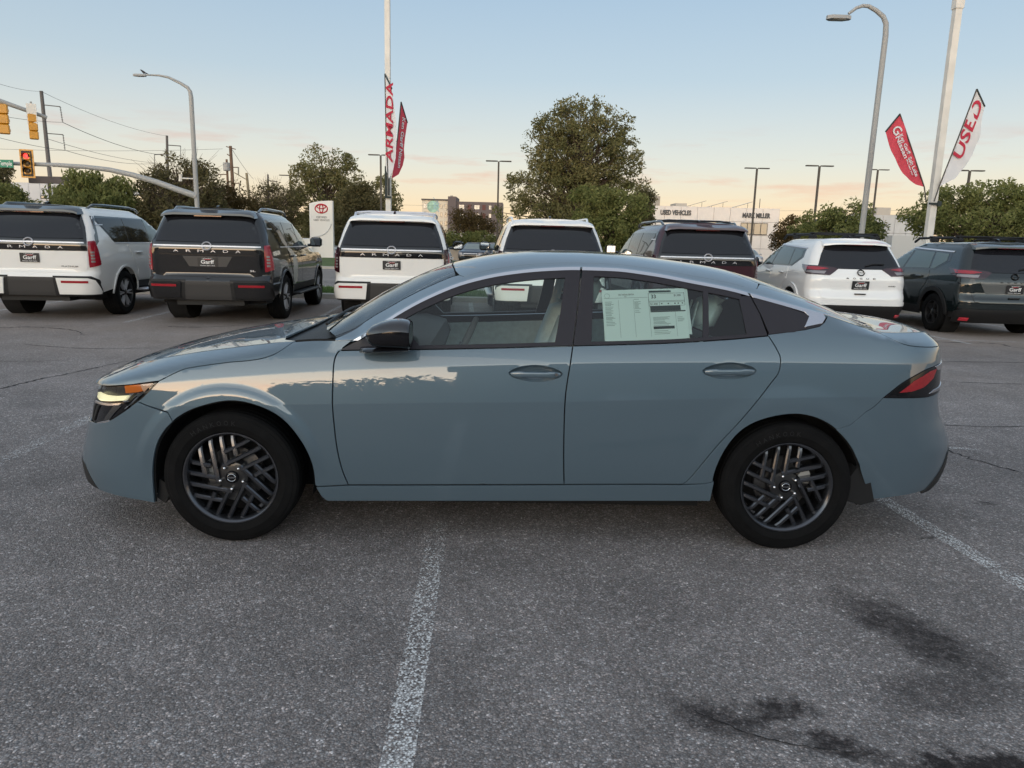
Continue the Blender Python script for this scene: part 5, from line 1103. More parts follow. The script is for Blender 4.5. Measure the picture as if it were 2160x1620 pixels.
def tree(name, label, x, y, blobs, trunk_h, tr, ncl, per, size, ml, seed, clr=.9, group=None, z0=0., cat='tree', twigs=.5, droop=0., bare=0):
    """blobs: (dx, dy, z, rx, ry, rz) crown masses relative to the trunk foot"""
    rr = random.Random(seed); t = thing(name, label, cat, (x, y, z0), 0, group)
    vol = [b[3] * b[4] * b[5] for b in blobs]; cs, rs = [], []
    for i in range(ncl):
        b = rr.choices(blobs, vol)[0]; d = Vector((rr.gauss(0, 1), rr.gauss(0, 1), rr.gauss(0, 1))).normalized(); k = rr.uniform(.25, 1) ** .45
        cs.append((b[0] + d.x * b[3] * k, b[1] + d.y * b[4] * k, max(.4, b[2] + d.z * b[5] * k))); rs.append(clr * rr.uniform(.55, 1.15))
    per = int(per * 1.4); size = size * .8; V, F = leaves(cs, rs, per, size, seed, droop); me = bpy.data.meshes.new('crown'); me.from_pydata(V.tolist(), [], F.tolist()); me.materials.append(ml); link(bpy.data.objects.new('crown', me), t)
    top = max(c[2] for c in cs); mid = Vector((0, 0, trunk_h)); b = MB(); b.tube([(0, 0, -.1), (rr.gauss(0, .05), rr.gauss(0, .05), trunk_h * .5), (0, 0, trunk_h), (rr.gauss(0, .2), rr.gauss(0, .2), trunk_h + (top - trunk_h) * .5), (rr.gauss(0, .3), 0, trunk_h + (top - trunk_h) * .85)], [tr * 1.25, tr, tr * .85, tr * .45, tr * .12], 9)
    b.build('trunk', M_BARK, t, 60); b = MB()
    for i in range(0, ncl, max(1, int(1 / twigs))):
        c_ = Vector(cs[i]); h = min(c_.z * rr.uniform(.45, .8) , trunk_h + (top - trunk_h) * .7); a = Vector((0, 0, max(h, trunk_h * .6))); m1 = a.lerp(c_, .55) + Vector((rr.gauss(0, .2), rr.gauss(0, .2), rr.uniform(-.1, .4))); r0 = tr * rr.uniform(.12, .32)
        b.tube([a, m1, c_], [r0, r0 * .5, r0 * .15], 5, False)
        for _ in range(bare): e = c_ + Vector((rr.gauss(0, .6), rr.gauss(0, .6), rr.uniform(0, 1.1))); b.tube([m1, e], [r0 * .3, .006], 3, False)
    b.build('branches', M_BARK, t, 60); return t
def T(px, Y): return at(px, 480, Y)[0]
s50 = 50 / 1558.4
def blob(px, py, w, h, cx, Y, base=511.7, d=None):
    k = Y / 1558.4; zc = CAM_H + (511.7 + (px - 1087) * .0254 - py) * k; return ((px - cx) * k, 0, zc, w * k, (d or w) * k, h * k)
tree('broad_tree', 'tall broad olive-green tree standing behind the white SUVs', T(1215, 50), 50, [blob(*q_, 1215, 50, d=min(q_[2], 90)) for q_ in ((1222, 270, 66, 46), (1165, 280, 46, 42), (1278, 284, 42, 44), (1132, 325, 42, 50), (1300, 310, 34, 40), (1215, 340, 100, 66), (1312, 338, 36, 50), (1215, 405, 128, 58), (1100, 400, 42, 40), (1325, 392, 30, 42), (1078, 445, 30, 40), (1200, 465, 130, 46))], 2.0, .32, 760, 42, .125, ML_OLIVE, 11, .54)
tree('young_tree', 'fresh green smaller tree in front of the tall broad tree', T(1290, 42), 42, [blob(1255, 440, 48, 40, 1290, 42), blob(1312, 448, 48, 38, 1290, 42), blob(1280, 490, 75, 42, 1290, 42), blob(1322, 495, 30, 26, 1290, 42)], 1.0, .12, 190, 60, .13, ML_GREEN, 12, .60)
tree('round_tree', 'small dark round tree beside the used vehicles showroom', T(1365, 62), 62, [blob(1354, 425, 20, 24, 1365, 62), blob(1352, 460, 20, 36, 1365, 62)], 2., .15, 90, 50, .15, ML_DARK, 13, .7)
tree('tall_tree', 'tall olive tree behind the red emblem pylon', T(690, 62), 62, [blob(690, 358, 52, 40, 690, 62), blob(650, 385, 36, 36, 690, 62), blob(725, 385, 38, 45, 690, 62), blob(690, 430, 75, 55, 690, 62), blob(740, 450, 55, 60, 690, 62), blob(640, 450, 50, 55, 690, 62), blob(700, 490, 95, 40, 690, 62)], 2.2, .30, 400, 46, .15, ML_OLIVE, 14, .66)
tree('slim_tree', 'slim tree peeking out behind the banner pole', T(812, 78), 78, [blob(812, 398, 18, 20, 812, 78), blob(822, 430, 20, 26, 812, 78), blob(800, 470, 40, 40, 812, 78)], 3., .16, 90, 60, .2, ML_OLIVE, 15, .8)
tree('dense_tree', 'dense dark tree to the right of the pylon sign', T(760, 58), 58, [blob(765, 440, 42, 48, 760, 58), blob(750, 490, 55, 45, 760, 58)], 1.5, .2, 170, 55, .16, ML_DARK, 16, .75)
tree('sparse_tree', 'sparse twiggy tree left of the pylon sign', T(575, 60), 60, [blob(570, 425, 42, 36, 575, 60), blob(600, 440, 36, 46, 575, 60), blob(550, 460, 44, 36, 575, 60)], 1.6, .14, 120, 26, .14, ML_DARK, 17, .7, bare=4, twigs=1)
tree('dark_tree', 'dark tree with stray shoots behind the traffic signal pole', T(385, 46), 46, [blob(385, 372, 52, 34, 385, 46), blob(345, 410, 46, 40, 385, 46), blob(425, 400, 46, 44, 385, 46), blob(385, 450, 95, 45, 385, 46)], 1.6, .22, 260, 48, .13, ML_DARK, 18, .62, bare=3, twigs=1)
tree('dark_tree', 'brownish dark shrub tree between signal pole and black SUV', T(475, 52), 52, [blob(470, 425, 44, 34, 475, 52), blob(505, 445, 44, 34, 475, 52)], 1.2, .12, 110, 40, .13, ML_BROWN, 19, .6, bare=2)
tree('willow_tree', 'low feathery green tree under the curved mast arm', T(205, 44), 44, [blob(190, 400, 48, 26, 205, 44), blob(235, 408, 46, 26, 205, 44), blob(205, 440, 85, 34, 205, 44), blob(150, 420, 30, 26, 205, 44)], 1.2, .16, 190, 52, .15, ML_GREEN, 20, .62, droop=.8)
tree('edge_tree', 'dark tree top at the left edge below the street name sign', T(5, 62), 62, [blob(5, 372, 26, 20, 5, 62), blob(-15, 400, 34, 30, 5, 62)], 2, .18, 70, 50, .15, ML_DARK, 21, .7)
tree('edge_shrub', 'green shrub at the left edge above the white SUV', T(15, 40), 40, [blob(10, 412, 40, 20, 15, 40), blob(30, 440, 50, 30, 15, 40)], .8, .1, 90, 50, .12, ML_GREEN, 22, .5)
tree('lot_tree', 'light green tree left of the right-hand street lamp', T(1755, 40), 40, [blob(1735, 465, 44, 24, 1755, 40), blob(1790, 458, 44, 26, 1755, 40), blob(1760, 490, 90, 26, 1755, 40), blob(1835, 480, 26, 30, 1755, 40)], 1.0, .13, 170, 44, .12, ML_GREEN, 23, .46)
tree('rusty_tree', 'small rusty-leaved tree beside the showroom corner', T(1660, 72), 72, [blob(1660, 478, 20, 22, 1660, 72), blob(1660, 510, 30, 26, 1660, 72)], 1.5, .12, 60, 50, .17, ML_BROWN, 24, .7)
tree('spreading_tree', 'wide spreading green tree at the right edge behind the pole', T(2060, 35), 35, [blob(2010, 425, 62, 32, 2060, 35), blob(2090, 420, 58, 32, 2060, 35), blob(1965, 465, 60, 32, 2060, 35), blob(2140, 450, 62, 40, 2060, 35), blob(2060, 475, 130, 36, 2060, 35), blob(2180, 490, 60, 40, 2060, 35)], 1.2, .18, 330, 44, .115, ML_GREEN, 25, .48)
tree('bare_brown_tree', 'half-bare brownish tree before the apartment block', T(985, 110), 110, [blob(985, 462, 34, 22, 985, 110), blob(1000, 485, 44, 26, 985, 110)], 2, .2, 110, 30, .24, ML_BROWN, 26, 1.2, bare=2)
tree('hedge', 'clipped green hedge in front of the beige wall', T(985, 57), 57, [blob(975, 508, 34, 16, 985, 57), blob(1010, 506, 34, 15, 985, 57), blob(945, 508, 26, 14, 985, 57)], .3, .05, 80, 60, .12, ML_GREEN, 27, .45, cat='hedge')
def woods():
    rr = random.Random(5); cs, rs = [], []
    for i in range(1050):
        Y = rr.uniform(170, 260); px = rr.uniform(-2200, 4400); k = Y / 1558.4; h = rr.uniform(2.2, 6.0) + (2.5 if 420 < px < 860 else 0); X = (px - 1080) * k
        for z in np.arange(.6, h, 1.5): cs.append((X + rr.gauss(0, 1.2), Y + rr.gauss(0, 1.5), z)); rs.append(rr.uniform(1.2, 2.0))
    V, F = leaves(cs, rs, 26, .42, 9); me = bpy.data.meshes.new('far_woods'); me.from_pydata(V.tolist(), [], F.tolist()); me.materials.append(ML_DARK); o = link(bpy.data.objects.new('far_woods', me)); tag(o, 'dark mass of far-off trees along the horizon', 'woods', kind='stuff')
woods()
# ------------------------------------------------------------------ buildings
M_PANEL = mat('cream_wall_panel', (.72, .67, .63), .7, var=.06, vscale=2)
M_PANEL2 = mat('grey_wall_panel', (.46, .47, .48), .7, var=.08, vscale=2)
M_FR = mat('window_frame_dark', (.03, .032, .034), .5)
M_WINB = mat('building_glass', (.10, .14, .14), .06, spec=.6, coat=.6)
M_WINL = mat('pale_blind_glass', (.42, .45, .45), .1, coat=.6)
M_ROOFU = mat('rooftop_unit', (.40, .37, .33), .7)
M_SIGND = mat('sign_letter_dark', (.055, .055, .06), .5)
M_SOLAR = mat('solar_panel', (.02, .025, .04), .15, coat=.6)
def building(name, label, px0, px1, ptop, Y, depth, m, cols, rows, base=0., cat='building', yaw=0.):
    """boxy building faced with separate wall panels; returns (thing, X0, width, height)"""
    A = at(px0, ptop, Y); B = at(px1, ptop, Y); t = thing(name, label, cat, (A[0], Y, base), yaw); W_ = B[0] - A[0]; H_ = (A[2] + B[2]) / 2 - base
    b = MB(); b.bx(.03, W_ - .03, .05, depth, 0, H_ - .03); b.build('core', mat('panel_joint', (.20, .19, .18), .9), t, 0)
    me = None; pw, ph = W_ / cols, H_ / rows
    for i in range(cols):
        for j in range(rows):
            if me is None: q = MB(); q.cbox((0, 0, 0), (pw - .03, .10, ph - .03), .012); o = q.build('wall_panel', m, t, 0); me = o.data
            else: o = link(bpy.data.objects.new('wall_panel', me), t)
            o.location = (pw * (i + .5), 0, ph * (j + .5))
    for s, X in ((-1, 0), (1, W_)):
        q = MB(); q.bx(X - .04, X + .04, 0, depth, 0, H_); q.build('side_wall', m, t, 0)
    q = MB(); q.bx(-.05, W_ + .05, -.06, depth, H_ - .02, H_ + .06); q.build('roof_coping', m, t, 0)
    return t, W_, H_
def bwin(t, x0, x1, z0, z1, npan, glass_m=M_WINB, fm=M_FR, y=-.06, rows=1):
    f = MB(); f.bx(x0, x1, y - .05, y, z0, z0 + .07); f.bx(x0, x1, y - .05, y, z1 - .07, z1)
    for i in range(npan + 1): xx = x0 + (x1 - x0) * i / npan; f.bx(max(x0, xx - .035), min(x1, xx + .035), y - .049, y, z0 + .07, z1 - .07)
    fo = f.build('window', fm, t, 0)
    for i in range(npan): p = MB(); p.bx(x0 + (x1 - x0) * i / npan + .035, x0 + (x1 - x0) * (i + 1) / npan - .035, y - .02, y - .01, z0 + .07, z1 - .07); p.build('pane', glass_m, fo, 0)
YB = 85.; t, W_, H_ = building('showroom_building', 'cream panelled showroom with dark USED VEHICLES lettering', 1368, 1645, 438, YB, 16, M_PANEL, 8, 4)
kx = YB / 1558.4 * 1.0
def bx_(px): return at(px, 450, YB)[0] - at(1368, 438, YB)[0]
def bz_(py, px=1500): return float(at(px, py, YB)[2])
text('sign_letters', 'USED VEHICLES', .50, M_SIGND, t, frame((bx_(1425), -.05, bz_(451)), (1, 0, 0), (0, 0, 1)), .06, bx_(1458) - bx_(1393), .05)
text('sign_letters', 'MARK MILLER', .50, M_SIGND, t, frame((bx_(1595), -.05, bz_(453)), (1, 0, 0), (0, 0, 1)), .06, bx_(1625) - bx_(1566), .05)
bwin(t, bx_(1478), bx_(1533), bz_(486), bz_(466), 3); bwin(t, bx_(1564), bx_(1621), bz_(493), bz_(468), 4)
bwin(t, bx_(1400), bx_(1440), .2, 2.6, 4)
for a in (1460, 1506, 1560):
    q = MB(); q.box((bx_(a + 20), 3, H_ + .55), (2.2, 1.2, .05), Matrix.Rotation(R(-17), 3, 'Y')); q.tube([(bx_(a + 8), 3, H_), (bx_(a + 8), 3, H_ + .35)], .03, 5); q.tube([(bx_(a + 33), 3, H_), (bx_(a + 33), 3, H_ + .75)], .03, 5); q.build('solar_panel', M_SOLAR, t, 0)
q = MB(); q.bx(bx_(1432), bx_(1456), 2, 5, H_, H_ + .5); q.build('rooftop_unit', M_ROOFU, t, 0); q = MB(); q.bx(bx_(1380), bx_(1405), 4, 8, H_, H_ + 1.35); q.build('rooftop_unit', mat('rooftop_louvre', (.30, .27, .23), .7), t, 0); q = MB(); q.tube([(bx_(1625), 4, H_), (bx_(1625), 4, H_ + 1.35)], .04, 5); q.build('roof_mast', M_FR, t)
YC = 74.; t, W_, H_ = building('workshop_building', 'pale grey-white building with rooftop unit behind the right lamp pole', 1838, 1965, 456, YC, 14, M_PANEL2, 5, 3)
q = MB(); q.bx(1.9, 3.3, 3, 5, H_, H_ + .95); q.bx(0., 1.4, 3, 5, H_, H_ + .35); q.bx(3.6, 5.2, 4, 6, H_, H_ + .3); q.build('rooftop_unit', M_ROOFU, t, 0)
q = MB(); q.bx(1.7, 4.6, -1.2, -.06, 0, H_ * .62); q.build('entrance_block', mat('entrance_panel', (.40, .42, .43), .6), t, 0)
bwin(t, .9, 1.5, .2, 2.0, 1); q = MB(); q.bx(.85, 1.6, -.6, -.06, 2.2, 2.35); q.build('awning', M_FR, t, 0)
# apartment block far behind
YA = 270.; kA = YA / 1558.4
def ap(px): return float(at(px, 460, YA)[0]) - float(at(890, 460, YA)[0])
def az(py): return float(at(970, py, YA)[2])
apt = thing('apartment_building', 'distant apartment block with dark brown and cream facades', 'building', (float(at(890, 460, YA)[0]), YA, 0))
M_APC = mat('cream_render', (.60, .55, .46), .8); M_APB = mat('brown_grey_cladding', (.115, .095, .098), .8); M_APD = mat('dark_cornice', (.08, .07, .07), .8); M_MUR1 = mat('mural_green', (.30, .48, .40), .8, var=.4, vscale=.6); M_MUR2 = mat('mural_blue', (.25, .42, .55), .8)
q = MB(); q.bx(0, ap(945), 0, 14, 0, az(424)); q.build('wall', M_APC, apt, 0); q = MB(); q.bx(-.2, ap(945), -.4, 14, az(424), az(421)); q.build('cornice', M_APD, apt, 0)
q = MB(); q.bx(ap(945), ap(962), -1, 15, 0, az(415)); q.build('stair_tower', M_APB, apt, 0); q = MB(); q.bx(ap(962), ap(1060), 0, 14, 0, az(425)); q.build('wall', M_APB, apt, 0)
for py in (436, 454, 472, 490):
    for x0, x1 in ((893, 904), (929, 933), (938, 943)): bwin(apt, ap(x0), ap(x1), az(py + 5), az(py - 5), 1 if x1 - x0 < 8 else 2, M_WINB if x1 - x0 < 8 else M_WINL, M_APD, -.02)
    for x0, x1 in ((968, 979), (1000, 1011), (1031, 1036)): bwin(apt, ap(x0), ap(x1), az(py + 5), az(py - 4.5), 2, M_WINL, M_APB, -.02)
    for x0, x1 in ((986, 993), (1017, 1024)): q = MB(); q.bx(ap(x0), ap(x1), -.05, -.02, az(py + 6), az(py - 5)); q.build('balcony_recess', mat('balcony_red', (.12, .05, .045), .8), apt, 0)
q = MB(); q.lathe([(0, 0), (2.1, 0)], 28, frame((ap(913), -.06, az(437)), (1, 0, 0), (0, 0, 1))); q.build('mural_disc', M_MUR1, apt, 0)
q = MB()
for i in range(5): q.box((ap(920), -.09, az(433) + (i - 2) * .7), (.18, .02, 3.0), Matrix.Rotation(R(45 if i % 2 else -45), 3, 'Y'))
q.build('mural_lines', M_MUR2, apt, 0); q = MB(); q.bx(ap(948), ap(953), 2, 5, az(415), az(412)); q.build('rooftop_unit', M_ROOFU, apt, 0)
# left side: white building, dark billboard, far canopy
t, W_, H_ = building('white_shed', 'white long building at the far left behind the trees', -60, 132, 386, 70, 12, mat('white_cladding', (.60, .60, .62), .7), 8, 2)
for i in range(5): bwin(t, 1.2 + i * 1.7, 1.7 + i * 1.7, H_ - 1.35, H_ - 1.05, 1)
bb = thing('billboard', 'dark wide billboard panel beside the leaning power pole', 'billboard', (float(at(100, 378, 64)[0]), 64, 0)); A = at(62, 371, 64); B = at(140, 388, 64); q = MB(); q.bx(-1.6, 1.6, 0, .3, float(B[2]), float(A[2])); q.build('panel', mat('billboard_dark', (.06, .05, .052), .6, var=.4, vscale=1), bb, 0); q = MB(); q.tube([(0, .15, 0), (0, .15, float(B[2]))], .12, 8); q.build('post', M_FR, bb)
cn = thing('canopy', 'flat pale canopy roof beyond the feathery tree', 'canopy', (float(at(290, 405, 66)[0]), 66, 0)); z_ = float(at(290, 404, 66)[2]); q = MB(); q.bx(-1.1, 1.1, 0, 4, z_ - .25, z_); q.build('roof', M_PANEL2, cn, 0); q = MB(); q.tube([(0, 2, 0), (0, 2, z_ - .25)], .1, 6); q.build('post', M_FR, cn)
wl = thing('boundary_wall', 'low beige wall behind the hedge', 'wall', (float(at(1030, 505, 60)[0]), 60, 0)); q = MB(); q.bx(-3.2, 1.6, 0, .25, 0, float(at(1030, 496, 60)[2])); q.build('wall_face', mat('beige_block', (.48, .42, .35), .85), wl, 0); q = MB(); q.bx(-3.25, 1.65, -.04, .29, float(at(1030, 496, 60)[2]), float(at(1030, 494.5, 60)[2])); q.build('coping', M_CONC, wl, 0)
# ------------------------------------------------------------------ pylon sign
YS = 53.; x0 = float(at(655, 545, YS)[0]); wS = 1.63; hS = float(at(680, 426, YS)[2]); sg = thing('pylon_sign', 'white pylon sign with red oval emblem on the grass', 'sign', (x0, YS, .1)); M_SGW = mat('sign_white', (.74, .73, .72), .5); M_SGR = mat('sign_red', (.50, .015, .035), .4)
pr_ = [(0, 0), (wS, 0), (wS, hS)] + [(wS - wS * t_, hS - .22 * t_ ** 2.2) for t_ in np.linspace(.1, 1, 8)]
q = MB(); q.prism([(a, b_) for a, b_ in pr_], .35, frame((0, .35, 0), (1, 0, 0), (0, 0, 1))); q.build('panel', M_SGW, sg, 30)
def ring(cx, cz, a, b_, r_, m, nm='emblem_ring'): q = MB(); q.tube([(cx + a * math.cos(t_), -.02, cz + b_ * math.sin(t_)) for t_ in np.linspace(0, 2 * math.pi, 37)], r_, 6, False); q.build(nm, m, sg, 60)
cz = float(at(680, 440, YS)[2]) - .1; cx = wS * .52
ring(cx, cz, .43, .30, .040, M_SGR); ring(cx, cz + .13, .30, .13, .033, M_SGR); ring(cx, cz + .005, .125, .27, .033, M_SGR)
for s_, zz, w_ in (('CERTIFIED', 458.5, .74), ('USED VEHICLES', 464.5, 1.12)): text('sign_letters', s_, .125, mat('sign_grey_ink', (.16, .16, .17), .6), sg, frame((cx, -.01, float(at(680, zz, YS)[2]) - .1), (1, 0, 0), (0, 0, 1)), .01, w_, .01)
q = MB(); q.tube([(.25 + 1.3 * math.sin(t_), -.0, float(at(680, 500, YS)[2]) - .1 + 1.1 * (1 - math.cos(t_)) * 1.0) for t_ in np.linspace(0, 1.4, 14)], .045, 5); q.build('swoosh', mat('sign_silver', (.55, .55, .57), .4), sg)
q = MB(); q.bx(-.35, .25, -.6, -.55, .0, 1.25); q.build('side_panel', M_SGW, sg, 0)
# ------------------------------------------------------------------ lot poles, lamps, banners
M_POLEW = mat('pole_white', (.62, .61, .58), .55, var=.12, vscale=3); M_POLEG = mat('pole_grey', (.30, .31, .315), .55); M_POLED = mat('pole_bronze', (.055, .048, .042), .6); M_LAMPL = mat('lamp_lens_dim', (.35, .34, .32), .3)
M_FLAGR = mat('flag_red', (.52, .055, .085), .8, var=.12, vscale=5); M_FLAGW = mat('flag_white', (.62, .63, .66), .8, var=.06, vscale=5); M_FLAGT = mat('flag_print_red', (.42, .02, .05), .8); M_FLAGK = mat('flag_hem', (.02, .03, .03), .7)
def banner(label, pts_staff, pts_cloth, Y, m, words, group='feather banners on the lot poles', hem=None, dyf=None):
    """staff and cloth outlines as picture points on the upright plane at depth Y; dyf bends the cloth in depth"""
    t = thing('feather_banner', label, 'banner', tuple(at(*pts_staff[0], Y)), 0, group); O = at(*pts_staff[0], Y); dyf = dyf or (lambda a, b_: 0.)
    P = lambda px, py, e=0.: at(px, py, Y) - O + np.array([0, dyf(px, py) + e, 0])
    b = MB(); b.tube([P(*q) for q in pts_staff], .016, 8); b.build('staff', M_POLED, t)
    p = resamp(clean(np.array(pts_cloth, float)), 6.)
    if area2(p) < 0: p = p[::-1].copy()
    gx, gy = np.meshgrid(np.arange(p[:, 0].min(), p[:, 0].max(), 6), np.arange(p[:, 1].min(), p[:, 1].max(), 6)); g = np.c_[gx.ravel(), gy.ravel()]; g = g[inside(g, p)]; g = g[bdist(g, p) > 2]
    vc, ve, vf, _, _, _ = delaunay_2d_cdt([Vector(q) for q in p] + [Vector(q) for q in g], [(i, (i + 1) % len(p)) for i in range(len(p))], [], 0, 1e-6)
    V2 = np.array([(v[0], v[1]) for v in vc]); fs = [f for f in vf if len(f) == 3 and inside(V2[list(f)].mean(0)[None], p)[0]]
    me = bpy.data.meshes.new('cloth'); me.from_pydata([tuple(P(*q)) for q in V2], [], [tuple(f) for f in fs]); me.materials.append(m); me.polygons.foreach_set('use_smooth', [True] * len(me.polygons)); cl_ = link(bpy.data.objects.new('cloth', me), t)
    if hem: b = MB(); b.tube([P(*q, -.006) for q in hem], .018, 6); b.build('hem', M_FLAGK, t)
    for (s_, c_, dx, h, wd, mt, sh) in words:
        o = P(*c_, -.03); ln = math.hypot(*dx); ex = Vector(P(c_[0] + dx[0] / ln * 45, c_[1] + dx[1] / ln * 45, -.03) - P(c_[0] - dx[0] / ln * 45, c_[1] - dx[1] / ln * 45, -.03)); ey = Vector(P(c_[0] + dx[1] / ln * 9, c_[1] - dx[0] / ln * 9, -.03) - P(c_[0] - dx[1] / ln * 9, c_[1] + dx[0] / ln * 9, -.03))
        text('banner_letters', s_, h, mt, cl_, frame(o, ex, ey), .0, wd, .02, sh)
    return t
YP = 18.9
pR = thing('banner_pole', 'tall white square pole carrying two banners at the right', 'pole', (float(at(1958, 500, YP)[0]), YP, .1)); hR = float(at(2014, 18, YP)[2])
def pole_at(px, py): return float(at(px, py, YP)[2]) - .1
b = MB(); b.tube([(0, 0, 0), (0, 0, hR - .1)], .112, 4); b.build('shaft', M_POLEW, pR, 0); b = MB(); b.box((0, 0, hR), (.20, .20, .22)); b.build('cap', M_POLEW, pR, 0)
b = MB(); b.box((0, -.125, pole_at(1958, 430)), (.30, .04, .05)); b.box((.09, -.14, pole_at(1958, 430)), (.08, .05, .12)); b.build('bracket', M_FLAGK, pR, 0); b = MB(); b.cbox((0, 0, .06), (.6, .6, .12), .03); b.build('base', M_CONC, pR, 0)
rip = lambda px, py: .016 * math.sin(px * .16 + py * .05)
banner('red feather banner with white dealer lettering right of the street lamp', [(1954, 425), (1949, 395), (1925, 320), (1899, 240)], [(1899, 240), (1867, 278), (1880, 318), (1893, 346), (1905, 366), (1918, 380), (1932, 389), (1950, 395), (1925, 320)], YP - .15, M_FLAGR,
       [('Ken Garff', (1907, 304), (9, 22), .085, .52, M_FLAGW, 0), ('Nissan', (1900, 311), (9, 22), .105, .56, M_FLAGW, 0), ('Salt Lake', (1924, 352), (9, 22), .085, .50, M_FLAGW, 0), ('We hear you', (1917, 353), (9, 22), .04, .42, M_FLAGW, 0), ('G', (1891, 276), (10, 14), .20, .19, M_FLAGW, 0)], hem=[(1899, 240), (1867, 278)], dyf=rip)
banner('white feather banner reading USED at the far right', [(1970, 425), (1981, 394), (2020, 292), (2060, 188)], [(2060, 188), (2077, 225), (2071, 255), (2066, 290), (2052, 325), (2035, 352), (2015, 376), (1981, 394), (2020, 292)], YP - .15, M_FLAGW,
       [('USED', (2041, 277), (43, -108), .24, 1.38, M_FLAGT, .2)], hem=[(2060, 188), (2077, 225)], dyf=lambda a, b_: .016 * math.sin(a * .12 - b_ * .06))
YQ = 19.8
pL = thing('banner_pole', 'tall white square pole with banners behind the white SUV', 'pole', (float(at(820, 480, YQ)[0]), YQ, .1)); b = MB(); b.tube([(0, 0, 0), (0, 0, 9.6)], .092, 4); b.build('shaft', M_POLEW, pL, 0)
zq = float(at(820, 400, YQ)[2]); b = MB(); b.box((-.05, -.09, zq + .1), (.05, .06, .75)); b.box((.03, -.09, zq), (.03, .05, .5)); b.box((0, -.1, zq - .3), (.16, .05, .05)); b.build('bracket', M_FLAGK, pL, 0)
sw = lambda a, b_: -(a - 812) * .010 + .004 * math.sin(b_ * .08)
banner('white feather banner reading ARMADA on the middle pole', [(820, 412), (820, 380), (815, 280), (812, 156)], [(812, 156), (829, 190), (832, 215), (838, 250), (840, 275), (840, 300), (838, 335), (832, 360), (822, 378), (815, 360), (813, 250)], YQ - .2, M_FLAGW,
       [('ARMADA', (824, 262), (0.5, -60),   .26, 1.92, M_FLAGT, .2)], hem=[(812, 156), (829, 190)], dyf=sw)
banner('red feather banner partly hidden behind the ARMADA banner', [(822, 412), (824, 376), (836, 290), (842, 210)], [(842, 210), (853, 252), (849, 285), (847, 310), (848, 328), (845, 346), (838, 366), (826, 377), (836, 290)], YQ + .12, M_FLAGR,
       [('Ken Garff Nissan', (843, 298), (-3, 40), .12, 1.3, M_FLAGW, 0)], hem=[(842, 210), (853, 252)], dyf=lambda a, b_: (a - 826) * .02)
# street lamp on the right
def polypole(name, label, Y, foot, pts, r0, r1, head, hm, cat='street lamp', group=None, mcol=M_POLEG, headdir=-1, hl=.75):
    F0 = at(*foot, Y); t = thing(name, label, cat, (float(F0[0]), Y, .1), 0, group); P = [np.array(at(px, py, Y)) - (F0[0], Y, .1) for px, py in pts]; P = [np.array([0, 0, 0.])] + P
    n = len(P); b = MB(); b.tube([tuple(p) for p in P], [r0 + (r1 - r0) * i / (n - 1) for i in range(n)], 12); b.build('shaft', mcol, t, 50)
    h = np.array(at(*head, Y)) - (F0[0], Y, .1); b = MB(); b.loft([[(h[0] + headdir * x, y * w_, h[2] + z_ + headdir * 0) for y, z_ in ((-1, -.04), (1, -.04), (.8, .05), (-.8, .05))] for x, w_ in ((-.3 * hl, .06), (-.15 * hl, .13), (.35 * hl, .15), (.5 * hl, .05))]); ho = b.build('lamp_head', hm, t, 30)
    b = MB(); b.box((h[0] + headdir * .1 * hl, 0, h[2] - .045), (.4 * hl, .2, .02)); b.build('lamp_lens', M_LAMPL, ho, 0)
    b = MB(); b.lathe([(r0 * 2.2, 0), (r0 * 2.2, .05), (r0 * 1.4, .08), (r0 * 1.3, .3)], 12); b.build('base', mcol, t); return t
polypole('street_lamp', 'grey curved-arm street lamp right of centre', 20.3, (1815, 500), [(1868, 75), (1869, 50), (1863, 35), (1848, 22), (1832, 13), (1820, 12), (1806, 17), (1790, 29)], .075, .035, (1775, 38), M_POLEG)
sl = polypole('traffic_signal_pole', 'grey signal pole with curved mast arm and street lamp on top', 37., (418, 470), [(403, 205), (401, 193), (396, 185), (380, 175), (355, 163), (335, 159), (308, 158)], .115, .035, (298, 159), M_POLEG, 'signal pole')
def loc37(px, py, Y=37.): return tuple(np.array(at(px, py, Y)) - np.array(sl.location))
b = MB(); b.tube([loc37(416, 414), loc37(380, 402), loc37(330, 384), loc37(280, 369), loc37(230, 358), loc37(180, 352), loc37(120, 348), loc37(0, 344), loc37(-90, 341)], [.16, .15, .14, .13, .12, .11, .10, .085, .07], 10); b.build('mast_arm', M_POLEG, sl, 60)
b = MB(); b.tube([loc37(408, 377), loc37(385, 376)], .035, 6); b.tube([loc37(381, 368), loc37(381, 382)], .07, 6); b.build('side_detector', M_POLEW, sl); b = MB(); b.tube([loc37(110, 346), loc37(110, 352)], .08, 6); b.tube([loc37(122, 343), loc37(122, 352)], .07, 6); b.build('camera', M_POLEW, sl)
M_SIGY = mat('signal_yellow', (.55, .25, .012), .45, coat=.2, var=.1, vscale=4); M_SIGK = mat('signal_black', (.015, .015, .015), .6)
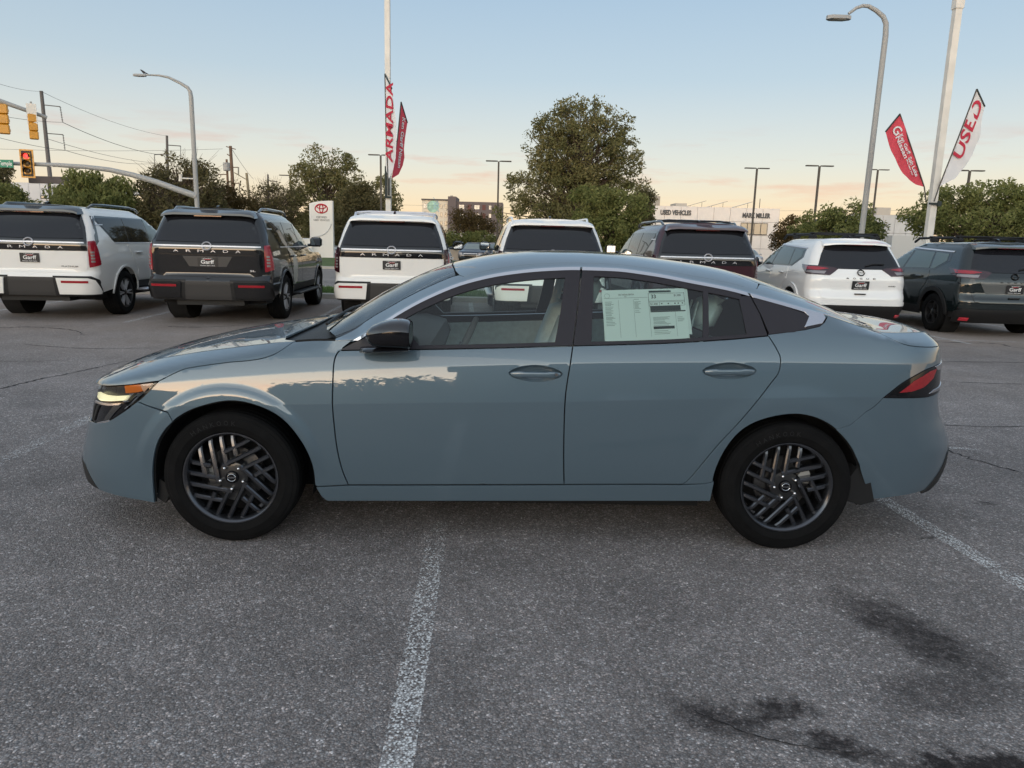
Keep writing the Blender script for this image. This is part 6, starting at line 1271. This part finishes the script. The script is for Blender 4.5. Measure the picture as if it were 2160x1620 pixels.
def signal(label, px, py, Y, k, yaw, lit=None, backplate=True, lens=True):
    o = at(px, py, Y); t = thing('traffic_signal', label, 'traffic light', tuple(o), yaw, 'traffic signals'); b = MB()
    for i in range(3): b.cbox((0, .09 * k, (1 - i) * .34 * k), (.33 * k, .20 * k, .335 * k), .03 * k)
    b.build('housing', M_SIGY, t, 40)
    if backplate:
        f = MB(); W2, H2 = .30 * k, .66 * k
        for x0_, x1_, z0_, z1_ in ((-W2, W2, H2 - .07 * k, H2), (-W2, W2, -H2, -H2 + .07 * k), (-W2, -W2 + .07 * k, -H2 + .07 * k, H2 - .07 * k), (W2 - .07 * k, W2, -H2 + .07 * k, H2 - .07 * k)): f.bx(x0_, x1_, .02, .04, z0_, z1_)
        f.build('backplate_border', M_SIGY, t, 0); f = MB(); f.bx(-W2 + .07 * k, W2 - .07 * k, .025, .035, -H2 + .07 * k, H2 - .07 * k); f.build('backplate', M_SIGK, t, 0)
    for i in range(3):
        M_ = frame((0, -.01, (1 - i) * .34 * k), (1, 0, 0), (0, 0, 1)); lm = mat('signal_red_lit', (.8, .02, .02), .3, emit=(1, .05, .04), estr=2.2) if (lit == i) else mat('signal_lens_off_%d' % i, ((.10, .01, .01), (.12, .07, .02), (.10, .06, .03))[i], .3)
        q_ = MB(); q_.lathe([(0, .03), (.07 * k, .02), (.13 * k, .0)], 16, M_); q_.build('lens', lm, t)
        v = MB(); v.lathe([(.145 * k, -.01), (.145 * k, .24 * k)], 16, M_, R(-20), R(200)); v.build('visor', M_SIGY if not lens else M_SIGK, t)
    return t
signal('lit red traffic signal on the curved mast arm', 57, 345, 36.7, 1.0, R(14), 0)
nm_arm = thing('mast_arm', 'grey mast arm reaching in at the upper left corner', 'mast arm', tuple(at(-40, 195, 26.))); O_ = at(-40, 195, 26.); b = MB(); b.tube([tuple(at(-260, 100, 25.) - O_), tuple(at(-40, 197, 26.) - O_), tuple(at(0, 213, 26.2) - O_), tuple(at(99, 248, 26.8) - O_)], [.11, .085, .08, .06], 10); b.build('arm', M_POLEG, nm_arm, 60)
b = MB(); b.tube([tuple(at(-260, 100, 25.) - O_), tuple(at(-260, 520, 25.) - O_)], .13, 10); b.build('upright', M_POLEG, nm_arm)
signal('yellow traffic signal at the upper left edge, back turned', 8, 252, 26.0, .95, R(205), None, False, False)
signal('yellow traffic signal near the tip of the mast arm, back turned', 70, 268, 26.5, .82, R(215), None, False, False)
sb = thing('sign_plate', 'pale sign plate on the mast arm above the yellow signal', 'sign', tuple(at(67, 240, 26.4)), R(20)); b = MB(); b.bx(-.15, .15, -.01, .01, -.33, .33); b.build('plate', M_POLEW, sb, 0); b = MB(); b.bx(-.03, .03, .01, .04, -.4, .4); b.build('clamp', M_POLEG, sb, 0)
ss = thing('street_name_sign', 'green street name sign reading Temple at the left edge', 'sign', tuple(at(6, 345, 36.6))); b = MB(); b.bx(-.95, .50, -.02, .02, -.18, .18); b.build('plate', mat('sign_green', (.01, .20, .12), .5), ss, 0); text('sign_letters', 'S Temple', .20, M_PRINT, ss, frame((.05, -.022, 0), (1, 0, 0), (0, 0, 1)), .004, .80, .01)
bd = thing('bird', 'small dark bird perched on the left street lamp head', 'bird', tuple(at(303, 155.5, 37.))); b = MB()
b.loft([[(x, r_ * math.cos(a), z_ + r_ * math.sin(a)) for a in np.linspace(0, 2 * math.pi, 8, endpoint=False)] for x, z_, r_ in ((-.16, .17, .005), (-.12, .16, .03), (-.05, .10, .06), (.03, .06, .055), (.10, .03, .03), (.22, -.01, .012))]); b.tube([(0, .02, .04), (0, .02, -.06)], .006, 4); b.tube([(0, -.02, .04), (0, -.02, -.06)], .006, 4); bo = b.build('body', mat('bird_dark', (.03, .03, .035), .8), bd, 60)
# far lot T lamps
for px, py, Y, lb in ((1052, 340, 54, 'twin-head lot lamp left of the tall broad tree'), (1597, 355, 56, 'twin-head lot lamp in front of the showroom lettering'), (1729, 350, 50, 'twin-head lot lamp left of the right street lamp'), (1852, 358, 62, 'twin-head lot lamp just right of the street lamp'), (2046, 360, 48, 'twin-head lot lamp behind the white banner'), (803, 327, 56, 'twin-head lot lamp half hidden by the middle banner'), (612, 370, 64, 'twin-head lot lamp in front of the tall olive tree')):
    H_ = float(at(px, py, Y)[2]); xb = float(at(px, py, Y)[0]); t = thing('lot_lamp', lb, 'lamp post', (xb, Y, 0), 0, 'twin-head lamps on the far lot'); b = MB(); b.tube([(0, 0, 0), (0, 0, H_ - .02)], .085, 4); b.build('post', M_POLED, t, 0)
    for s_ in (-1, 1): b = MB(); b.loft([[(s_ * x, y, H_ + z_) for y, z_ in ((-w_, -.03), (w_, -.03), (w_, .03), (-w_, .03))][::s_] for x, w_, in ((.06, .05), (.25, .16), (.85, .17), (.9, .10))]); b.build('lamp_head', M_POLED, t, 0)
# utility poles and wires
M_WOOD = mat('pole_wood', (.13, .085, .06), .9, var=.2, vscale=2); M_STEELP = mat('pole_weathered', (.10, .095, .095), .7); M_WIRE = mat('wire', (.05, .05, .055), .7)
def upole(label, px, ptop, Y, foot, r, m, arms, lean=0):
    F0 = at(*foot, Y); t = thing('utility_pole', label, 'utility pole', (float(F0[0]), Y, 0), 0, 'utility poles by the crossing'); T_ = at(px, ptop, Y); b = MB(); b.tube([(0, 0, 0), (float(T_[0] - F0[0]), 0, float(T_[2]))], [r, r * .7], 10); b.build('shaft', m, t, 60)
    for (ax, ay, bx2, by2, ins) in arms:
        A_ = np.array(at(ax, ay, Y)) - (F0[0], Y, 0); B_2 = np.array(at(bx2, by2, Y)) - (F0[0], Y, 0); b = MB(); b.tube([tuple(A_), tuple(B_2)], .05 * Y / 78, 6); ar = b.build('arm', m, t)
        if ins:
            C_ = np.array(at(bx2 + ins[0], by2 + ins[1], Y)) - (F0[0], Y, 0); b = MB(); b.tube([tuple(B_2), tuple(C_)], .03, 5)
            for k in range(9): q = B_2 + (C_ - B_2) * (k + .5) / 9; b.lathe([(.02, -.03), (.11, 0), (.02, .03)], 8, Matrix.Translation(Vector(q)))
            b.build('insulator', M_STEELP, t)
    return t
upole('leaning steel power pole with two insulator arms at the left', 87, 192, 78, (118, 490), .24, M_STEELP, [(89, 221, 127, 225, (5, 32)), (94, 281, 133, 284, (4, 32))])
upole('far steel power pole with arms over the dark tree', 352, 286, 112, (356, 495), .24, M_STEELP, [(353, 306, 381, 308, (0, 22)), (353, 325, 326, 326, (0, 18))])
upole('tall brown wooden utility pole with short crossbars', 486, 308, 82, (498, 495), .22, M_WOOD, [(477, 309, 497, 315, None), (479, 325, 488, 331, None), (484, 353, 503, 353, (0, 16)), (485, 386, 505, 387, (0, 16))])
tp = upole('slimmer wooden pole carrying the grey transformer', 478, 336, 84, (486, 495), .16, M_WOOD, [(480, 368, 459, 368, None)]); F0 = at(486, 495, 84); q0 = np.array(at(480, 352, 84)) - (F0[0], 84, 0); b = MB(); b.lathe([(0, .45), (.34, .42), (.36, .3), (.36, -.4), (.3, -.45), (0, -.45)], 14, Matrix.Translation(Vector(q0) + Vector((0, -.3, 0)))); b.build('transformer', M_POLEG, tp, 40)
upole('pale leaning wooden pole before the sparse tree', 520, 365, 76, (536, 495), .17, mat('pole_pale', (.22, .19, .13), .9), [(522, 380, 494, 364, None)])
upole('small far power pole above the sparse tree', 565, 368, 150, (568, 497), .24, M_STEELP, [(566, 381, 585, 383, None), (566, 394, 545, 394, None)])
def wire(A_, B_2, sag, r, lb):
    a, c_ = np.array(at(*A_)), np.array(at(*B_2)); t_ = np.linspace(0, 1, 15); P = [tuple(a + (c_ - a) * u - np.array([0, 0, sag * 4 * u * (1 - u)])) for u in t_]; b = MB(); b.tube(P, r, 4, False); o = b.build('overhead_wire', M_WIRE); tag(o, lb, 'wire', 'overhead wires at the left')
wire((-60, 155, 60), (87, 193, 78), .3, .016, 'topmost thin wire meeting the leaning steel pole'); wire((87, 193, 78), (352, 287, 112), .6, .018, 'topmost thin wire between the two steel power poles'); wire((132, 258, 78), (381, 330, 112), .8, .03, 'dark wire hanging from the upper insulator of the leaning pole'); wire((-60, 232, 60), (132, 258, 78), .2, .022, 'wire running left from the upper insulator'); wire((137, 317, 78), (326, 345, 112), .5, .026, 'dark wire hanging from the lower insulator of the leaning pole'); wire((-60, 274, 62), (137, 317, 78), .2, .022, 'wire running left from the lower insulator')
wire((-60, 312, 80), (470, 314, 82), .25, .018, 'level thin wire reaching the brown wooden pole'); wire((98, 292, 78), (330, 344, 112), .4, .024, 'middle wire sloping behind the street lamp'); wire((490, 316, 82), (535, 378, 120), .2, .02, 'short wire dropping right from the brown wooden pole'); wire((840, 432, 160), (2200, 440, 160), .8, .025, 'very thin distant wire across the horizon')
# ------------------------------------------------------------------ distant parked cars
C_SHAPE = Shape([(.18, .12), (.3, .02), (.5, .0), (.7, .03), (.80, .10), (.86, .55), (.92, .85), (1.2, 1.25), (1.38, 1.55)], [(.18, 4.2), (.5, 4.3), (.8, 4.25), (.92, 4.1), (1.2, 3.9), (1.38, 3.6)], [(.18, .80), (.4, .88), (.7, .90), (.92, .86), (1.2, .74), (1.38, .60)], [(.18, .25), (.8, .35), (1.38, .25)], .5)
def far_car(label, px, Y, rz, mb):
    c = Car('distant_car', label, 'car', (float(at(px, 520, Y)[0]), Y, 0), rz, C_SHAPE, 'cars on the far lot'); suv_body(c, mb, .36, 1.38, ((.85, .30, .36), (3.4, .30, .36)), None, mb)
    c.mid('windshield', [(0, 1.33), (.52, 1.33), (.70, .97), (0, .97)], mat('far_glass', (.16, .20, .21), .08, coat=.6), .006, .004); c.both('side_window', c.y([(1.30, .98), (1.75, 1.31), (3.2, 1.31), (3.7, .98)]), M_PRIV, .006, .004)
    for hl_ in c.both('headlamp', [(.55, .74), (.80, .76), (.95, .70), (.85, .60), (.58, .60)], M_TAILC, .008, .006, .05): pass
    c.mid('grille', [(0, .66), (.42, .66), (.36, .42), (0, .42)], M_BLKG, .008, .006); c.mid('grille_bar', [(0, .69), (.46, .69), (.46, .665), (0, .665)], M_SILV, .012, .006); c.mid('lower_bumper', [(0, .38), (.8, .38), (.8, .26), (0, .26)], M_BLKP, .01, .01)
    for s_ in (-1, 1):
        b = MB(); b.cbox((s_ * .98, 1.35, 1.0), (.18, .12, .12), .03); b.build('door_mirror', mb, c.t, 40)
        for yy in (.85, 3.4): b = MB(); A_ = frame((s_ * .78, yy, .32), (0, 1, 0), (0, 0, 1), (s_, 0, 0)); b.lathe([(0, .08), (.2, .09), (.21, .1), (.30, .1), (.32, .06), (.32, -.1)], 20, A_); b.build('wheel', M_RUB, c.t)
far_car('dark blue small car facing us between the white SUVs', 992, 50, R(-8), paint('navy_paint', (.02, .03, .05), .3)); far_car('grey car beside the dark blue small car', 1026, 53, R(-10), paint('grey_paint', (.12, .13, .16), .4)); far_car('white car half hidden behind the pylon sign', 716, 56, R(60), M_SWHITE); far_car('silver car parked before the showroom', 1592, 62, R(0), paint('silver_paint', (.40, .41, .43), .5)); far_car('dark car parked at the showroom corner', 1560, 66, R(0), M_SBLACK); far_car('white car glimpsed behind the maroon SUV mirror', 1262, 60, R(0), M_SWHITE)
for px_, lb, mm_ in ((4.5, 'silver car behind the photographer, added for a reflection low in the rear door', 'silver_paint'), (9.0, 'white car behind the photographer, added for a reflection in the rear quarter', 'white_paint'), (13.5, 'black car added behind the photographer near the showroom, for reflections', 'black_paint')):  # unseen cars, added only as shapes reflected in the sedan paint
    n0 = len(bpy.data.objects); far_car(lb, 1080, 50, R(180), MATS[mm_]); o = [q for q in COL.objects if q.get('label') == lb][0]; o.location = (px_, -15, 0)
# ------------------------------------------------------------------ behind the photographer: showroom and tree seen in paint, other blocks added for reflections
t = thing('dealership_building', 'long dealership showroom reflected in the sedan paintwork', 'building', (-1.2, -24, 0)); q = MB(); q.bx(0, 60, -14, 0, 0, 5.6); q.build('wall', mat('dealer_wall', (.34, .35, .36), .7), t, 0); q = MB(); q.bx(-.3, 60.3, .02, 1.2, 4.3, 6.2); q.build('fascia', mat('dealer_fascia', (.30, .31, .33), .4), t, 0)
for i in range(14): q = MB(); q.bx(1 + i * 4.2, 4.8 + i * 4.2, .01, .06, .3, 3.9); q.build('window', M_WINB, t, 0)
t = thing('reflection_building', 'dark building behind the photographer, added for its reflection', 'building', (-92, -34, 0)); q = MB(); q.bx(0, 57, -12, 0, 0, 7.4); q.build('wall', mat('reflection_wall', (.10, .10, .105), .7), t, 0); q = MB(); q.bx(-.3, 57.3, .02, .5, 6.8, 7.8); q.build('fascia', mat('reflection_fascia', (.16, .16, .17), .5), t, 0)  # unseen building, added to give dark reflections
for i in range(10): q = MB(); q.bx(1 + i * 5.5, 5 + i * 5.5, .01, .05, .1, 3.8); q.build('bay_door', M_WINB, t, 0)
t = thing('reflection_block', 'long low dark block behind the photographer, added to shape the fender reflection', 'reflection_block', (-44, -40, 0)); q = MB(); q.bx(0, 42, -6, 0, 2.0, 2.6); q.build('roof', mat('reflection_block_dark', (.08, .08, .085), .7), t, 0); q = MB(); q.bx(0, 42, -6.2, -6, 0, 2.0); q.build('back_wall', mat('reflection_block_dark', (.08, .08, .085), .7), t, 0)  # unseen block, added to shape the lower edge of the fender reflection
for i in range(8): q = MB(); q.tube([(1 + i * 5.7, -.2, 0), (1 + i * 5.7, -.2, 2.0)], .08, 6); q.build('post', M_POLED, t)
for x, y, h, sd, lb in ((-2.6, -22.4, 4.4, 43, 'small dark tree behind the photographer at the showroom corner'),): tree('rear_tree', lb, x, y, [(0, 0, h * .38, h * 1.1, h * .5, h * .36)], h * .3, .2, 110, 40, .25, ML_DARK, sd, 1.0)
